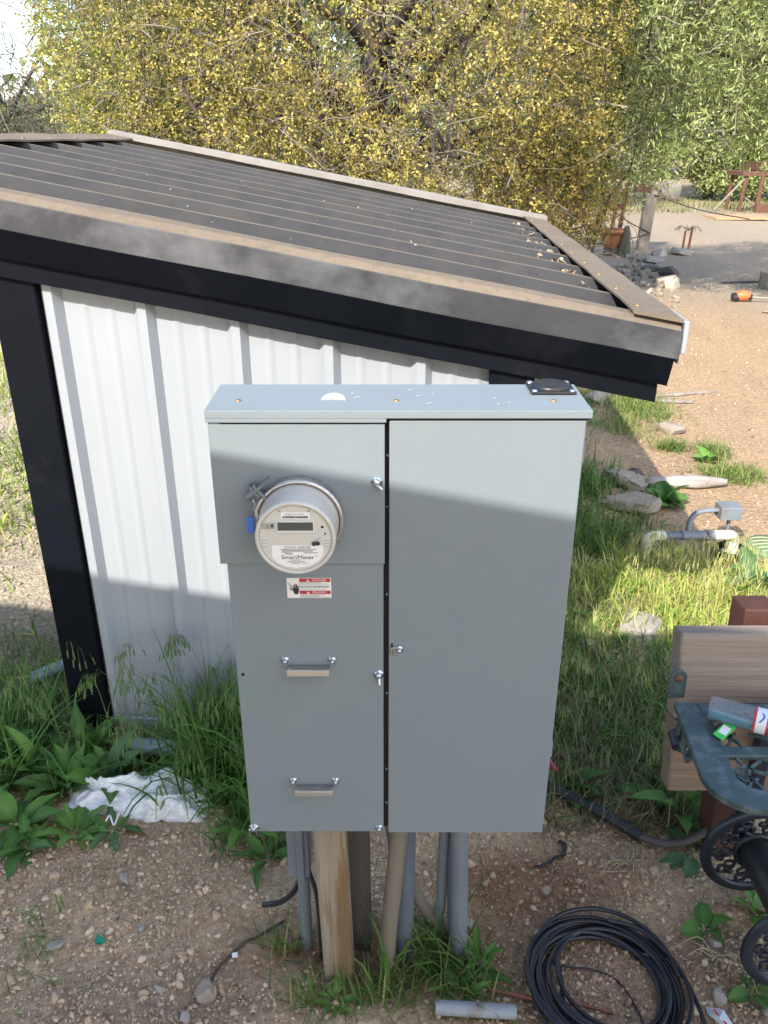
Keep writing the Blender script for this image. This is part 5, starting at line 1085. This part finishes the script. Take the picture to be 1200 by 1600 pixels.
tree('willow_tree', 'light green narrow leaved tree drooping over the far yard at right', (7.0, 12.6), (4.95, 11.4, 4.2), (2.8, 2.3, 2.95), 6600, 8, .10, .020, GRN, 103, thr=.48, shell=.35, ntwig=1300, cl=.11, droop=.45, facing=FY, gsc=2.2, zmin=1.55)
tree('willow_tree', 'light green young tree between the yellow oak and the fence post', (3.2, 13.6), (3.15, 12.4, 2.75), (1.1, 1.0, 1.85), 1700, 8, .09, .019, GRN, 104, thr=.42, shell=.3, ntwig=500, cl=.13, droop=.4, gsc=1.4, zmin=1.0, r_trunk=.06, limbs=7)
tree('oak_shrub', 'orange yellow bushy oak growth above the flower pot', (2.3, 13.2), (2.3, 12.6, 1.35), (1.05, .9, 1.15), 1900, 8, .055, .028, [(.40, .31, .08), (.52, .38, .10), (.32, .29, .08), (.44, .37, .11)], 105, thr=.40, shell=.3, ntwig=520, cl=.10, gsc=1.8, zmin=.25, r_trunk=.06, limbs=7, cat='shrub')
tree('olive_tree', 'sparse grey green tree at the top left corner against the sky', (-7.3, 15.5), (-6.7, 15.5, 3.5), (1.5, 1.6, 3.2), 1000, 8, .06, .02, OLV, 106, thr=.50, shell=.2, ntwig=1100, cl=.14, gsc=1.0, zmin=.4, twr=.009, r_trunk=.12)
tree('far_tree', 'olive green tree far behind the oak, left part', (-6, 27), (-4.5, 27, 2.2), (6, 3, 2.0), 6000, 7, .11, .045, OLV+YG, 107, thr=.42, shell=.4, ntwig=500, cl=.25, facing=FY, gsc=.6, twl=(.6, 1.6), twr=.014)
tree('far_tree', 'olive green tree far behind the oak, middle part', (3, 28), (3, 28, 3.2), (5.5, 3, 3.4), 6000, 7, .12, .05, OLV+GRN, 108, thr=.42, shell=.4, ntwig=500, cl=.25, facing=FY, gsc=.6, twl=(.6, 1.6), twr=.014)
tree('far_tree', 'green tree with pale trunk at the back of the yard', (12.4, 33.5), (12.2, 33.5, 4.6), (4.2, 2.8, 3.9), 4600, 6, .20, .075, GRN+OLV, 109, thr=.44, shell=.4, ntwig=500, cl=.3, facing=FY, gsc=.55, zmin=1.0, twl=(.8, 2), twr=.018, r_trunk=.2)
tree('far_tree', 'green tree behind the rusty frame at the right edge', (18.5, 34), (18, 34, 4.4), (4.4, 2.8, 4.4), 4600, 6, .20, .075, GRN+YG, 110, thr=.44, shell=.4, ntwig=500, cl=.3, facing=FY, gsc=.55, zmin=.6, twl=(.8, 2), twr=.018)
tree('far_bush', 'low green bush along the back of the yard', (15.0, 33.0), (15, 33, .9), (5.5, 1.2, 1.4), 3200, 6, .17, .08, GRN, 111, thr=.36, shell=.2, ntwig=120, cl=.25, gsc=.8, zmin=0, cat='bush', r_trunk=.06, limbs=5)
# wooded backdrop far beyond
rs = np.random.RandomState(200); n = 9000; px_ = rs.uniform(-60, 70, n); py_ = rs.uniform(46, 60, n); top_ = 2.6+2*noise2(px_, py_*0, .08, 201)+np.clip((px_+19)/5, 0, 1)*7; pz_ = rs.uniform(0, 1, n)**.8*top_
c = np.repeat(np.stack([px_, py_, pz_], 1), 5, 0)+rs.normal(0, .5, (n*5, 3)); d_ = rs.normal(size=(n*5, 3)); d_ /= np.linalg.norm(d_, axis=1)[:, None]; s_ = np.cross(d_, rs.normal(size=(n*5, 3))); s_ /= np.linalg.norm(s_, axis=1)[:, None]
V = np.stack([c, c+d_*.4-s_*.22, c+d_*.8, c+d_*.4+s_*.22], 1).reshape(-1, 3); pal = np.array(OLV+GRN+YG); cc = np.repeat(np.repeat(pal[rs.randint(0, len(pal), n)], 5, 0)*rs.uniform(.7, 1.2, (n*5, 1)), 4, 0)
o = quick('far_woods', V, np.arange(n*20).reshape(-1, 4), M_leaf, tint=cc); o['kind'] = 'stuff'
